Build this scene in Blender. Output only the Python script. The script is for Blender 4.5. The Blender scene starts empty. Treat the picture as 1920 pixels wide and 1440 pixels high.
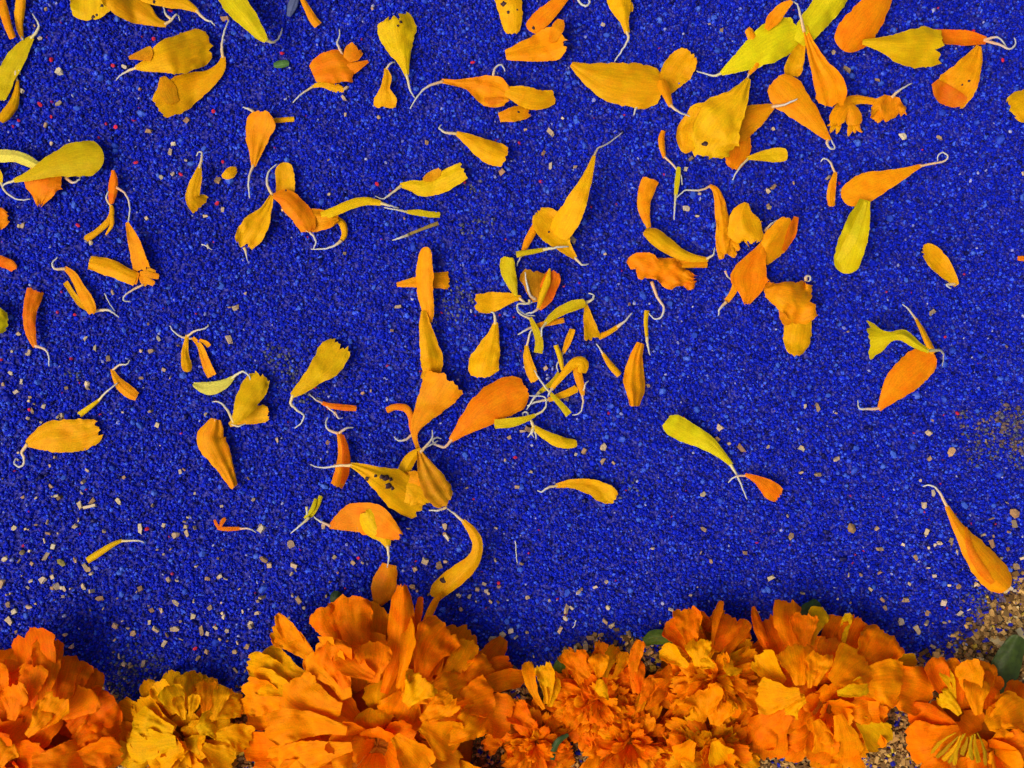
import bpy, math, random
import numpy as np
from mathutils import Vector, Matrix, noise

# ------------------------------------------------------------------ camera, sky, sun, exposure
K = 0.00016            # metres per photo pixel on the sand
H = 0.30               # camera height above the sand
S = bpy.context.scene
COL = S.collection
cam = bpy.data.objects.new('camera', bpy.data.cameras.new('camera'))
COL.objects.link(cam)
cam.location = (0, 0, H)
cam.rotation_euler = (0, 0, 0)
cam.data.sensor_width = 36
cam.data.lens = 36 * H / (1920 * K)
cam.data.clip_start = 0.01
cam.data.clip_end = 50
S.camera = cam

SUN_EL = math.radians(54)
SUN_DIR = Vector((-0.86, -0.50, 0)).normalized()
SUN_AZ = math.atan2(SUN_DIR.x, SUN_DIR.y)
W = bpy.data.worlds.new('World')
S.world = W
W.use_nodes = True
nt = W.node_tree
bg = nt.nodes['Background']
sky = nt.nodes.new('ShaderNodeTexSky')
sky.sky_type = 'NISHITA'
sky.sun_disc = False
sky.sun_elevation = SUN_EL
sky.sun_rotation = SUN_AZ
sky.air_density = 1.0
sky.dust_density = 6.0
sky.ozone_density = 0.3
nt.links.new(sky.outputs[0], bg.inputs[0])
bg.inputs[1].default_value = 0.085
sun = bpy.data.objects.new('sun', bpy.data.lights.new('sun', 'SUN'))
COL.objects.link(sun)
sun.data.energy = 1.15
sun.data.angle = math.radians(42)
sun.data.color = (1.0, 0.95, 0.86)
d = SUN_DIR * math.cos(SUN_EL) + Vector((0, 0, math.sin(SUN_EL)))
sun.rotation_euler = d.to_track_quat('Z', 'Y').to_euler()
sun.location = d * 2
S.cycles.max_bounces = 12
S.cycles.diffuse_bounces = 8
S.cycles.transmission_bounces = 8
S.view_settings.view_transform = 'Standard'
S.view_settings.look = 'None'
S.view_settings.gamma = 1.0
S.view_settings.exposure = 0.72

rng = random.Random(7)
NR = np.random.default_rng(11)

# ------------------------------------------------------------------ helpers
def w3(x, y, z=0.0):
    """photo pixel (x, y) at z pixels above the sand -> world point"""
    h = z * K
    f = (H - h) / H
    return Vector(((x - 960) * K * f, (720 - y) * K * f, h))

def tag(o, label=None, cat=None, group=None, kind=None):
    if label: o['label'] = label
    if cat: o['category'] = cat
    if group: o['group'] = group
    if kind: o['kind'] = kind
    return o

def empty(name, loc):
    o = bpy.data.objects.new(name, None)
    o.empty_display_size = 0.005
    COL.objects.link(o)
    o.location = loc
    return o

def mesh_obj(name, verts, faces, m, parent=None, origin=None, uvs=None, color=None, smooth=True):
    me = bpy.data.meshes.new(name)
    org = Vector(origin) if origin is not None else Vector((0, 0, 0))
    me.from_pydata([tuple(Vector(v) - org) for v in verts], [], faces)
    if uvs is not None:
        uvl = me.uv_layers.new(name='UVMap')
        idx = np.empty(len(me.loops), dtype=np.int32)
        me.loops.foreach_get('vertex_index', idx)
        uvl.data.foreach_set('uv', np.asarray(uvs, dtype=np.float32)[idx].ravel())
    me.materials.append(m)
    if smooth:
        me.polygons.foreach_set('use_smooth', [True] * len(me.polygons))
    me.update()
    o = bpy.data.objects.new(name, me)
    COL.objects.link(o)
    if parent is not None:
        o.parent = parent
    else:
        o.location = org
    if color is not None:
        o.color = (*color, 1)
    return o

def catmull(pts, n=14):
    """dense catmull-rom samples through the rows of pts"""
    p = np.array(pts, dtype=float)
    if len(p) == 1: return p
    p = np.vstack([2 * p[0] - p[1], p, 2 * p[-1] - p[-2]])
    out = []
    for i in range(1, len(p) - 2):
        a, b, c, e = p[i - 1], p[i], p[i + 1], p[i + 2]
        for k in range(n):
            t = k / n
            out.append(0.5 * ((2 * b) + (c - a) * t + (2 * a - 5 * b + 4 * c - e) * t * t + (3 * b - a - 3 * c + e) * t ** 3))
    out.append(p[-2])
    return np.array(out)

# ------------------------------------------------------------------ materials
def mat(name):
    m = bpy.data.materials.new(name)
    m.use_nodes = True
    return m, m.node_tree, m.node_tree.nodes['Principled BSDF'], m.node_tree.nodes['Material Output']

def N(t, kind, **kw):
    n = t.nodes.new(kind)
    for k, v in kw.items():
        if hasattr(n, k): setattr(n, k, v)
    return n

def mth(t, op, a, b=None, clamp=False):
    n = t.nodes.new('ShaderNodeMath'); n.operation = op; n.use_clamp = clamp
    for i, s in enumerate((a, b)):
        if s is None: continue
        if isinstance(s, (int, float)): n.inputs[i].default_value = s
        else: t.links.new(s, n.inputs[i])
    return n.outputs[0]

def mixc(t, fac, a, b, mode='MIX'):
    n = t.nodes.new('ShaderNodeMix'); n.data_type = 'RGBA'; n.blend_type = mode
    for i, s in ((0, fac), (6, a), (7, b)):
        if isinstance(s, (int, float)): n.inputs[i].default_value = s
        elif isinstance(s, tuple): n.inputs[i].default_value = (*s, 1)
        else: t.links.new(s, n.inputs[i])
    return n.outputs[2]

def petal_material(name, transl=0.30, streak=0.32, spec=0.10):
    m, t, b, out = mat(name)
    L = t.links.new
    oi = N(t, 'ShaderNodeObjectInfo')
    uv = N(t, 'ShaderNodeUVMap')
    mp = N(t, 'ShaderNodeMapping')
    mp.inputs['Scale'].default_value = (1.4, 22, 1)
    addr = N(t, 'ShaderNodeVectorMath', operation='ADD')
    comb = N(t, 'ShaderNodeCombineXYZ')
    L(mth(t, 'MULTIPLY', oi.outputs['Random'], 37.0), comb.inputs[0])
    L(mth(t, 'MULTIPLY', oi.outputs['Random'], 91.0), comb.inputs[1])
    L(uv.outputs[0], mp.inputs[0]); L(mp.outputs[0], addr.inputs[0]); L(comb.outputs[0], addr.inputs[1])
    st = N(t, 'ShaderNodeTexNoise'); st.inputs['Scale'].default_value = 1.0; st.inputs['Detail'].default_value = 5
    L(addr.outputs[0], st.inputs[0])
    geo = N(t, 'ShaderNodeNewGeometry')
    bl = N(t, 'ShaderNodeTexNoise'); bl.inputs['Scale'].default_value = 320; bl.inputs['Detail'].default_value = 4
    L(geo.outputs['Position'], bl.inputs[0])
    cell = N(t, 'ShaderNodeTexNoise'); cell.inputs['Scale'].default_value = 2600; cell.inputs['Detail'].default_value = 2
    L(geo.outputs['Position'], cell.inputs[0])
    # warm / light streaks and blotches that belong to the petal skin
    r1 = N(t, 'ShaderNodeMapRange'); r1.inputs[1].default_value = 0.3; r1.inputs[2].default_value = 0.7
    r1.inputs[3].default_value = 1 - 0.22 * streak * 2; r1.inputs[4].default_value = 1 + 0.10 * streak * 2
    L(st.outputs[0], r1.inputs[0])
    c = mixc(t, 1.0, oi.outputs['Color'], r1.outputs[0], 'MULTIPLY')
    hsv = N(t, 'ShaderNodeHueSaturation')
    r2 = N(t, 'ShaderNodeMapRange'); r2.inputs[1].default_value = 0.3; r2.inputs[2].default_value = 0.7
    r2.inputs[3].default_value = 0.490; r2.inputs[4].default_value = 0.509
    L(bl.outputs[0], r2.inputs[0]); L(r2.outputs[0], hsv.inputs[0]); L(c, hsv.inputs['Color'])
    r3 = N(t, 'ShaderNodeMapRange'); r3.inputs[1].default_value = 0.25; r3.inputs[2].default_value = 0.75
    r3.inputs[3].default_value = 0.86; r3.inputs[4].default_value = 1.10
    L(cell.outputs[0], r3.inputs[0]); L(r3.outputs[0], hsv.inputs['Value'])
    L(hsv.outputs[0], b.inputs['Base Color'])
    b.inputs['Roughness'].default_value = 0.55
    b.inputs['Specular IOR Level'].default_value = spec
    hgt = mth(t, 'ADD', mth(t, 'MULTIPLY', st.outputs[0], 1.0), mth(t, 'MULTIPLY', cell.outputs[0], 0.35))
    bp = N(t, 'ShaderNodeBump'); bp.inputs['Strength'].default_value = 0.30; bp.inputs['Distance'].default_value = 0.0003
    L(hgt, bp.inputs['Height']); L(bp.outputs[0], b.inputs['Normal'])
    tr = N(t, 'ShaderNodeBsdfTranslucent'); L(hsv.outputs[0], tr.inputs[0]); L(bp.outputs[0], tr.inputs['Normal'])
    mx = N(t, 'ShaderNodeMixShader'); mx.inputs[0].default_value = transl
    L(b.outputs[0], mx.inputs[1]); L(tr.outputs[0], mx.inputs[2]); L(mx.outputs[0], out.inputs[0])
    return m

PETAL = petal_material('petal_skin')
FLOWER = petal_material('flower_petal_skin', 0.45, 0.34, 0.05)

def stalk_material():
    m, t, b, out = mat('petal_stalk')
    oi = N(t, 'ShaderNodeObjectInfo'); uv = N(t, 'ShaderNodeUVMap'); sp = N(t, 'ShaderNodeSeparateXYZ')
    t.links.new(uv.outputs[0], sp.inputs[0])
    nz = N(t, 'ShaderNodeTexNoise'); nz.inputs['Scale'].default_value = 900
    geo = N(t, 'ShaderNodeNewGeometry'); t.links.new(geo.outputs['Position'], nz.inputs[0])
    f = mth(t, 'ADD', mth(t, 'MULTIPLY', sp.outputs[0], 1.5), mth(t, 'MULTIPLY', nz.outputs[0], 0.25), True)
    c = mixc(t, f, oi.outputs['Color'], (0.46, 0.45, 0.38))
    c2 = mixc(t, mth(t, 'MULTIPLY', nz.outputs[0], 0.35), c, (0.34, 0.33, 0.28))
    t.links.new(c2, b.inputs['Base Color'])
    b.inputs['Roughness'].default_value = 0.45
    return m
STALK = stalk_material()

def plain(name, col, rough=0.7, var=0.25, scale=900, bump=0.4):
    """matte skin with grain; object colour multiplies it"""
    m, t, b, out = mat(name)
    geo = N(t, 'ShaderNodeNewGeometry'); oi = N(t, 'ShaderNodeObjectInfo')
    nz = N(t, 'ShaderNodeTexNoise'); nz.inputs['Scale'].default_value = scale; nz.inputs['Detail'].default_value = 5
    t.links.new(geo.outputs['Position'], nz.inputs[0])
    r = N(t, 'ShaderNodeMapRange'); r.inputs[1].default_value = 0.25; r.inputs[2].default_value = 0.75
    r.inputs[3].default_value = 1 - var; r.inputs[4].default_value = 1 + var
    t.links.new(nz.outputs[0], r.inputs[0])
    base = oi.outputs['Color'] if col is None else col
    c = mixc(t, 1.0, base, r.outputs[0], 'MULTIPLY')
    t.links.new(c, b.inputs['Base Color'])
    b.inputs['Roughness'].default_value = rough
    b.inputs['Specular IOR Level'].default_value = 0.3
    bp = N(t, 'ShaderNodeBump'); bp.inputs['Strength'].default_value = bump; bp.inputs['Distance'].default_value = 0.0004
    t.links.new(nz.outputs[0], bp.inputs['Height']); t.links.new(bp.outputs[0], b.inputs['Normal'])
    return m
CHIP = plain('dry_wood', None, 0.8, 0.3, 1500)
SPOT = plain('dark_blemish', (0.035, 0.012, 0.016), 0.6, 0.3)
LEAF = plain('leaf_skin', None, 0.6, 0.4, 500, 0.5)

def grain_material(name, rough, spec, coat=0.0):
    m, t, b, out = mat(name)
    at = N(t, 'ShaderNodeAttribute'); at.attribute_type = 'INSTANCER'; at.attribute_name = 'col'
    t.links.new(at.outputs['Color'], b.inputs['Base Color'])
    b.inputs['Roughness'].default_value = rough
    b.inputs['Specular IOR Level'].default_value = spec
    b.inputs['Coat Weight'].default_value = coat
    b.inputs['Coat Roughness'].default_value = 0.2
    return m
SAND = grain_material('dyed_sand_grain', 0.4, 0.14)
SAWDUST = grain_material('sawdust_grain', 0.8, 0.25)

def ground_material():
    m, t, b, out = mat('sand_bed')
    geo = N(t, 'ShaderNodeNewGeometry')
    v = N(t, 'ShaderNodeTexVoronoi'); v.inputs['Scale'].default_value = 1000
    t.links.new(geo.outputs['Position'], v.inputs[0])
    n2 = N(t, 'ShaderNodeTexNoise'); n2.inputs['Scale'].default_value = 1100
    t.links.new(geo.outputs['Position'], n2.inputs[0])
    at = N(t, 'ShaderNodeAttribute'); at.attribute_name = 'soil'
    blue = mixc(t, n2.outputs[0], (0.002, 0.002, 0.10), (0.010, 0.012, 0.40))
    brown = mixc(t, n2.outputs[0], (0.03, 0.018, 0.008), (0.20, 0.12, 0.05))
    t.links.new(mixc(t, at.outputs['Fac'], blue, brown), b.inputs['Base Color'])
    b.inputs['Roughness'].default_value = 0.6
    bp = N(t, 'ShaderNodeBump'); bp.inputs['Strength'].default_value = 1; bp.inputs['Distance'].default_value = 0.0006
    bp.invert = True
    t.links.new(v.outputs[0], bp.inputs['Height']); t.links.new(bp.outputs[0], b.inputs['Normal'])
    return m
GROUND = ground_material()

# ------------------------------------------------------------------ the ground: blue sand that gives way to brown sawdust under the flowers
BX = np.array([-900, -200, 0, 120, 230, 330, 450, 700, 900, 1000, 1080, 1120, 1250, 1400, 1700, 1790, 1850, 1920, 2100, 2800])
BY = np.array([1230, 1225, 1235, 1290, 1325, 1330, 1310, 1290, 1280, 1280, 1225, 1210, 1225, 1290, 1265, 1215, 1140, 1085, 1040, 980])
def soil(x, y):
    """1 where the blue sand has ended, 0 on the blue sand (pixel coordinates)"""
    return np.clip((y - np.interp(x, BX, BY)) / 60 + 0.5, 0, 1)

def ground_z(x, y):
    """gentle undulation of the bed in pixels"""
    return 1.5 * (1.9 * np.sin(x / 97 + 1.3 * np.sin(y / 131)) + 1.6 * np.sin(y / 71 + 1.1 * np.sin(x / 113))
            + 1.0 * np.sin((x + y) / 37) + 0.8 * np.sin((x - 1.4 * y) / 29)) - 5.5

def build_ground():
    xs = np.concatenate([[-3000, -1500], np.arange(-600, 2521, 14), [3400, 5000]])
    ys = np.concatenate([[-3000, -1500], np.arange(-400, 1841, 14), [3000, 4500]])
    X, Y = np.meshgrid(xs, ys)
    Z = ground_z(X, Y) - 3
    V = np.stack([(X - 960) * K, (720 - Y) * K, Z * K], -1).reshape(-1, 3)
    nx, ny = len(xs), len(ys)
    i = np.arange((nx - 1) * (ny - 1)); r, c = i // (nx - 1), i % (nx - 1)
    a = r * nx + c
    F = np.stack([a, a + nx, a + nx + 1, a + 1], -1)
    o = mesh_obj('sand_ground', V.tolist(), F.tolist(), GROUND)
    at = o.data.attributes.new('soil', 'FLOAT', 'POINT')
    at.data.foreach_set('value', soil(X, Y).ravel().astype(np.float32))
    tag(o, kind='structure')
build_ground()

def grain_tree(name, m, prim):
    g = bpy.data.node_groups.new(name, 'GeometryNodeTree')
    g.interface.new_socket('Geometry', in_out='INPUT', socket_type='NodeSocketGeometry')
    g.interface.new_socket('Geometry', in_out='OUTPUT', socket_type='NodeSocketGeometry')
    gi = g.nodes.new('NodeGroupInput'); go = g.nodes.new('NodeGroupOutput')
    ip = g.nodes.new('GeometryNodeInstanceOnPoints')
    if prim == 'ico':
        pr = g.nodes.new('GeometryNodeMeshIcoSphere'); pr.inputs['Radius'].default_value = 1.0; pr.inputs['Subdivisions'].default_value = 1
    else:
        pr = g.nodes.new('GeometryNodeMeshCube'); pr.inputs['Size'].default_value = (2, 2, 2)
    sm = g.nodes.new('GeometryNodeSetMaterial'); sm.inputs['Material'].default_value = m
    rot = g.nodes.new('GeometryNodeInputNamedAttribute'); rot.data_type = 'FLOAT_VECTOR'; rot.inputs[0].default_value = 'rot'
    sc = g.nodes.new('GeometryNodeInputNamedAttribute'); sc.data_type = 'FLOAT_VECTOR'; sc.inputs[0].default_value = 'size'
    L = g.links.new
    L(gi.outputs[0], ip.inputs['Points']); L(pr.outputs[0], sm.inputs[0]); L(sm.outputs[0], ip.inputs['Instance'])
    L(rot.outputs[0], ip.inputs['Rotation']); L(sc.outputs[0], ip.inputs['Scale']); L(ip.outputs[0], go.inputs[0])
    return g

def scatter(name, P, size, colr, m, prim, label, cat):
    """P in pixels (x,y,z); size in pixels; one grain instanced per point"""
    me = bpy.data.meshes.new(name)
    n = len(P)
    f = (H - P[:, 2] * K) / H
    V = np.stack([(P[:, 0] - 960) * K * f, (720 - P[:, 1]) * K * f, P[:, 2] * K], -1).astype(np.float32)
    me.vertices.add(n); me.vertices.foreach_set('co', V.ravel())
    at = me.attributes.new('rot', 'FLOAT_VECTOR', 'POINT'); at.data.foreach_set('vector', NR.uniform(0, 6.283, (n, 3)).astype(np.float32).ravel())
    at = me.attributes.new('size', 'FLOAT_VECTOR', 'POINT'); at.data.foreach_set('vector', (size * K).astype(np.float32).ravel())
    at = me.attributes.new('col', 'FLOAT_COLOR', 'POINT'); at.data.foreach_set('color', np.hstack([colr, np.ones((n, 1))]).astype(np.float32).ravel())
    o = bpy.data.objects.new(name, me); COL.objects.link(o)
    md = o.modifiers.new('grains', 'NODES'); md.node_group = grain_tree(name, m, prim)
    me.materials.append(m)
    tag(o, label, cat, kind='stuff')
    return o

def lerp3(a, b, t): return np.array(a)[None] * (1 - t)[:, None] + np.array(b)[None] * t[:, None]

DUST = [(545, 690, 40, .75), (520, 670, 34, .6), (860, 565, 42, .7), (885, 350, 22, .8), (905, 415, 26, .6), (875, 425, 20, .6), (135, 703, 16, .9),
        (1895, 790, 42, 1.0), (1905, 830, 40, .9), (1850, 815, 46, .55), (1835, 840, 40, .5), (1802, 775, 16, .6), (250, 1265, 60, .75), (225, 1290, 45, .9), (282, 1243, 30, .7),
        (585, 745, 22, .6), (1180, 910, 26, .4), (1870, 1140, 60, .6), (1175, 450, 10, .5)]
def dust(x, y):
    d = np.zeros_like(x)
    for cx, cy, r, a in DUST:
        d = np.maximum(d, a * np.exp(-((x - cx) ** 2 + ((y - cy) * 1.2) ** 2) / (2 * (r * 0.55) ** 2)))
    return d

def build_sand():
    n = 300000
    x = NR.uniform(-320, 2240, n); y = NR.uniform(-300, 1500, n)
    s = soil(x, y)
    keep = NR.uniform(0, 1, n) > s * 1.05
    x, y = x[keep], y[keep]
    n = len(x)
    z = ground_z(x, y) + NR.uniform(-2.6, 0.9, n)
    r = np.exp(NR.normal(math.log(2.5), 0.27, n))
    big = NR.uniform(0, 1, n) < 0.007
    r[big] *= NR.uniform(1.4, 2.3, big.sum())
    size = r[:, None] * np.stack([NR.uniform(0.9, 1.5, n), NR.uniform(0.75, 1.1, n), NR.uniform(0.6, 1.0, n)], -1)
    t = np.clip(NR.normal(0.42, 0.24, n), 0, 1)
    c = lerp3((0.0014, 0.0052, 0.23), (0.006, 0.021, 0.60), t)
    pale = NR.uniform(0, 1, n)
    k = pale < 0.13; c[k] = lerp3((0.012, 0.034, 0.55), (0.05, 0.12, 0.72), NR.uniform(0, 1, k.sum()))
    k = big; c[k] = lerp3((0.015, 0.04, 0.40), (0.05, 0.12, 0.55), NR.uniform(0, 1, k.sum()))
    k = pale > 0.9955; c[k] = lerp3((0.12, 0.15, 0.50), (0.35, 0.36, 0.55), NR.uniform(0, 1, k.sum()))
    k = (pale > 0.13) & (pale < 0.18); c[k] = (0.004, 0.004, 0.07)
    dd = dust(x, y)
    k = NR.uniform(0, 1, n) < dd * 0.72
    c[k] = lerp3((0.04, 0.045, 0.09), (0.13, 0.13, 0.15), NR.uniform(0, 1, k.sum()))
    rd = dust(x, y) * (x > 1790)
    k = (NR.uniform(0, 1, n) < rd * 0.6); c[k] = lerp3((0.07, 0.045, 0.045), (0.17, 0.11, 0.085), NR.uniform(0, 1, k.sum()))
    k = NR.uniform(0, 1, n) < 0.0012; c[k] = (0.35, 0.02, 0.07)
    scatter('blue_sand', np.stack([x, y, z], -1), size, c, SAND, 'ico', 'deep blue dyed sand covering the ground', 'sand')
build_sand()

def build_sawdust():
    n = 95000
    x = NR.uniform(-320, 2240, n); y = NR.uniform(960, 1760, n)
    s = soil(x, y)
    keep = NR.uniform(0, 1, n) < s
    x, y, s = x[keep], y[keep], s[keep]
    n = len(x)
    z = ground_z(x, y) + NR.uniform(-3, 3.0, n)
    r = np.exp(NR.normal(math.log(3.0), 0.36, n))
    size = r[:, None] * np.stack([NR.uniform(0.8, 1.7, n), NR.uniform(0.6, 1.1, n), NR.uniform(0.4, 0.8, n)], -1)
    t = NR.uniform(0, 1, n) ** 1.5
    c = lerp3((0.11, 0.05, 0.012), (0.62, 0.36, 0.10), t)
    k = NR.uniform(0, 1, n) < 0.05; c[k] = (0.62, 0.46, 0.20)
    k = NR.uniform(0, 1, n) < 0.04; c[k] = (0.5, 0.34, 0.03)
    k = NR.uniform(0, 1, n) < 0.08; c[k] = (0.012, 0.014, 0.30)
    scatter('brown_sawdust', np.stack([x, y, z], -1), size, c, SAWDUST, 'cube', 'coarse brown sawdust around and under the marigold flowers', 'sawdust')
    # loose specks that have strayed over the blue sand
    n = 3600
    x = NR.uniform(-200, 2100, n); y = NR.uniform(0, 1330, n)
    edge = np.interp(x, BX, BY) - y
    p = 0.012 + 0.62 * np.exp(-np.maximum(edge, 0) / 75) + 0.30 * np.exp(-(((x - 240) / 330) ** 2 + ((y - 1090) / 150) ** 2)) + 0.20 * np.exp(-(((x - 100) / 180) ** 2 + ((y - 880) / 160) ** 2))
    p += 0.65 * np.exp(-(((x - 1830) / 120) ** 2 + ((y - 1070) / 80) ** 2)) + 0.16 * np.exp(-(((x - 900) / 260) ** 2 + ((y - 1110) / 60) ** 2))
    keep = (NR.uniform(0, 1, n) < p) & (edge > -10)
    x, y = x[keep], y[keep]; n = len(x)
    z = ground_z(x, y) + NR.uniform(2.0, 4.5, n)
    r = np.exp(NR.normal(math.log(2.4), 0.35, n))
    size = r[:, None] * np.stack([NR.uniform(0.8, 2.2, n), NR.uniform(0.6, 1.0, n), NR.uniform(0.35, 0.7, n)], -1)
    c = lerp3((0.14, 0.08, 0.035), (0.60, 0.46, 0.27), NR.uniform(0, 1, n))
    scatter('sawdust_specks', np.stack([x, y, z], -1), size, c, SAWDUST, 'cube', 'fine pale sawdust specks strewn over the blue sand', 'sawdust')
build_sawdust()

# ------------------------------------------------------------------ petals
G = (0.87, 0.425, 0.001); A = (0.89, 0.335, 0.001); O = (0.91, 0.265, 0.001); D = (0.86, 0.195, 0.001)
Y = (0.83, 0.51, 0.002); L = (0.80, 0.64, 0.005); LO = (0.66, 0.485, 0.003); P = (0.78, 0.68, 0.09)
PETALS = 'loose marigold petals lying on the blue sand'
GREENISH = (0.48, 0.36, 0.10)

def noise1(x, s):
    return noise.noise(Vector((x, s * 7.31, s * 3.17)))

def ribbon(pts, seed=0, z0=3.0, th=0.4, arch=0.05, ruf=0.10, frill=0.05, rnd=0.8, rib=0.0, fold=0.0, fv=0.0, bank=0.0,
           bend=None, crs=(), lin=False, crimp=0.06, nu=28, nv=15, thick=0.6, rows3=False, org=None, wob=0.11):
    """petal blade along a spine of (x, y, half width[, z]); returns world verts, faces, uvs, top grid"""
    C = catmull(pts)
    if lin:
        C[:, 2] = np.interp(np.linspace(0, len(pts) - 1, len(C)), np.arange(len(pts)), [q[2] for q in pts])
    xy, w = C[:, :2], np.maximum(C[:, 2], 1.0)
    ds = np.linalg.norm(np.diff(xy, axis=0), axis=1)
    s = np.concatenate([[0], np.cumsum(ds)])
    Lg = s[-1]
    tan = np.gradient(xy, s + np.arange(len(s)) * 1e-6, axis=0)
    tan /= np.linalg.norm(tan, axis=1)[:, None] + 1e-9
    v = np.linspace(-1, 1, nv)
    u = np.linspace(0, 1, nu)
    wt = w[-1]; wm = w.max()
    tee = np.array([noise1(a * 2.6 + 5, seed) + 0.7 * noise1(a * 6.1, seed + 3) + 0.35 * noise1(a * 14.3, seed + 8) for a in v])
    dv = rnd * wt * (1 - np.sqrt(1 - 0.97 * v * v)) + frill * wm * 2.0 * (tee - tee.min())
    SS = u[:, None] * np.maximum(Lg - dv, Lg * 0.4)[None]
    X = np.interp(SS, s, xy[:, 0]); Yy = np.interp(SS, s, xy[:, 1]); Wd = np.interp(SS, s, w)
    TX = np.interp(SS, s, tan[:, 0]); TY = np.interp(SS, s, tan[:, 1])
    nl = np.array([[noise1(q / 20 + 3, seed + (1 if a > 0 else 2)) + 0.6 * noise1(q / 6, seed + (4 if a > 0 else 5)) + 0.35 * noise1(q / 2.6, seed + (9 if a > 0 else 10)) for a in v] for q in u * Lg])
    Wd = Wd * (1 + wob * nl * np.abs(v)[None])
    th = th if abs(th) > 0.02 else 0.02
    lat = Wd * np.sin(th * v)[None] / math.sin(abs(th)) * (1 if th > 0 else -1)
    hz = -Wd * (1 - np.cos(th * v))[None] / math.sin(abs(th)) * (1 if th > 0 else -1)
    Z = hz + bank * lat - fold * Wd * np.abs(v - fv)[None]
    Z = Z + arch * Lg * np.sin(np.pi * np.clip(u, 0, 1) ** 0.8)[:, None]
    rf = np.array([[noise.noise(Vector((q / (0.6 * wm + 6) + 9, a * 1.25, seed * 5.3))) + 0.45 * noise.noise(Vector((q / (0.25 * wm + 4), a * 2.6, seed * 3.1))) for a in v] for q in u * Lg])
    Z = Z + ruf * wm * rf * (0.35 + np.abs(v))[None] * (0.25 + u)[:, None] * 1.4
    cz = np.array([[noise.noise(Vector((q / 6.0, a * 3.2, seed * 2.7))) for a in v] for q in u * Lg])
    edge = np.maximum(np.clip((np.abs(v)[None] - 0.55) / 0.45, 0, 1), np.clip((u[:, None] - 0.82) / 0.18, 0, 1) * np.ones((1, nv)))
    Z = Z + crimp * wm * cz * edge ** 1.5                              # crimped rim
    if rib:
        Z = Z + rib * np.cos(v * 7.5 + seed)[None] * np.minimum(1, Wd / 12) * (1 - 0.3 * u)[:, None]
    for (u0, ang, kk) in crs:                                       # sharp creases across the blade
        dd = (SS - u0 * Lg) * math.cos(ang) + lat * math.sin(ang)
        Z = Z + kk * np.maximum(0, dd)
    if bend:
        Z = Z + bend[1] * Lg * np.maximum(0, u - bend[0])[:, None]
    if rows3:
        Z = Z + np.interp(SS, s, C[:, 3])
    else:
        Z = Z - Z.min() + z0 + thick
    X = X - TY * lat; Yy = Yy + TX * lat
    if org is None:
        h = Z * K; f = (H - h) / H
        T = np.stack([(X - 960) * K * f, (720 - Yy) * K * f, h], -1)
    else:
        T = np.stack([org.x + X * K, org.y - Yy * K, org.z + Z * K], -1)
    du = np.gradient(T, axis=0); dvv = np.gradient(T, axis=1)
    nn = np.cross(du, dvv); nn /= np.linalg.norm(nn, axis=2)[..., None] + 1e-12
    nn *= np.sign(nn[..., 2:3].mean()) or 1
    Bt = T - nn * thick * K
    n = nu * nv
    V = np.concatenate([T.reshape(-1, 3), Bt.reshape(-1, 3)])
    F = []
    for i in range(nu - 1):
        for j in range(nv - 1):
            a = i * nv + j
            F.append((a, a + 1, a + nv + 1, a + nv)); F.append((n + a, n + a + nv, n + a + nv + 1, n + a + 1))
    loop = [j for j in range(nv)] + [i * nv + nv - 1 for i in range(1, nu)] + [(nu - 1) * nv + j for j in range(nv - 2, -1, -1)] + [i * nv for i in range(nu - 2, 0, -1)]
    m = len(loop)
    V = np.concatenate([V, V[loop], V[[n + q for q in loop]]])      # the rim has its own vertices so that it stays crisp
    for k in range(m):
        k2 = (k + 1) % m
        F.append((2 * n + k, 2 * n + m + k, 2 * n + m + k2, 2 * n + k2))
    UV = np.stack(np.broadcast_arrays(u[:, None] * max(1, Lg / 60), v[None] * 0.5 + 0.5), -1).reshape(-1, 2)
    UV = np.concatenate([UV, UV + 0.37, UV[loop], UV[loop]])
    return V, F, UV, T, nn

def tube(pts, r0, r1, closed_z=None):
    """stalk: pts of (x, y, z) in pixels"""
    C = catmull(pts, 7)
    h = C[:, 2] * K; f = (H - h) / H
    Q = np.stack([(C[:, 0] - 960) * K * f, (720 - C[:, 1]) * K * f, h], -1)
    T = np.gradient(Q, axis=0); T /= np.linalg.norm(T, axis=1)[:, None] + 1e-12
    ns, m = len(Q), 7
    V, F, UV = [], [], []
    for i in range(ns):
        t = Vector(T[i]); a = t.cross(Vector((0, 0, 1)))
        a = a.normalized() if a.length > 1e-6 else Vector((1, 0, 0))
        b = a.cross(t)
        q = i / (ns - 1)
        r = (r0 + (r1 - r0) * q ** 0.7) * K * (1 + 0.22 * noise1(i * 0.6, r0 * 9 + pts[0][0]))
        off = Vector((noise1(i * 0.45, pts[0][0]), noise1(i * 0.45, pts[0][1]), 0)) * (1.1 * K * min(1, q * 5))
        for k in range(m):
            an = 2 * math.pi * k / m
            V.append(Vector(Q[i]) + off + a * (r * math.cos(an)) + b * (r * 0.6 * math.sin(an))); UV.append((q, k / m))
    for i in range(ns - 1):
        for k in range(m):
            a = i * m + k; b = i * m + (k + 1) % m
            F.append((a, b, b + m, a + m))
    F.append(tuple(range(m - 1, -1, -1))); F.append(tuple(range((ns - 1) * m, ns * m)))
    return V, F, UV

def jit(c, s=0.06):
    k = 1 + rng.uniform(-s, s)
    return (c[0] * k, c[1] * k * (1 + rng.uniform(-s, s)), c[2])

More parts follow.
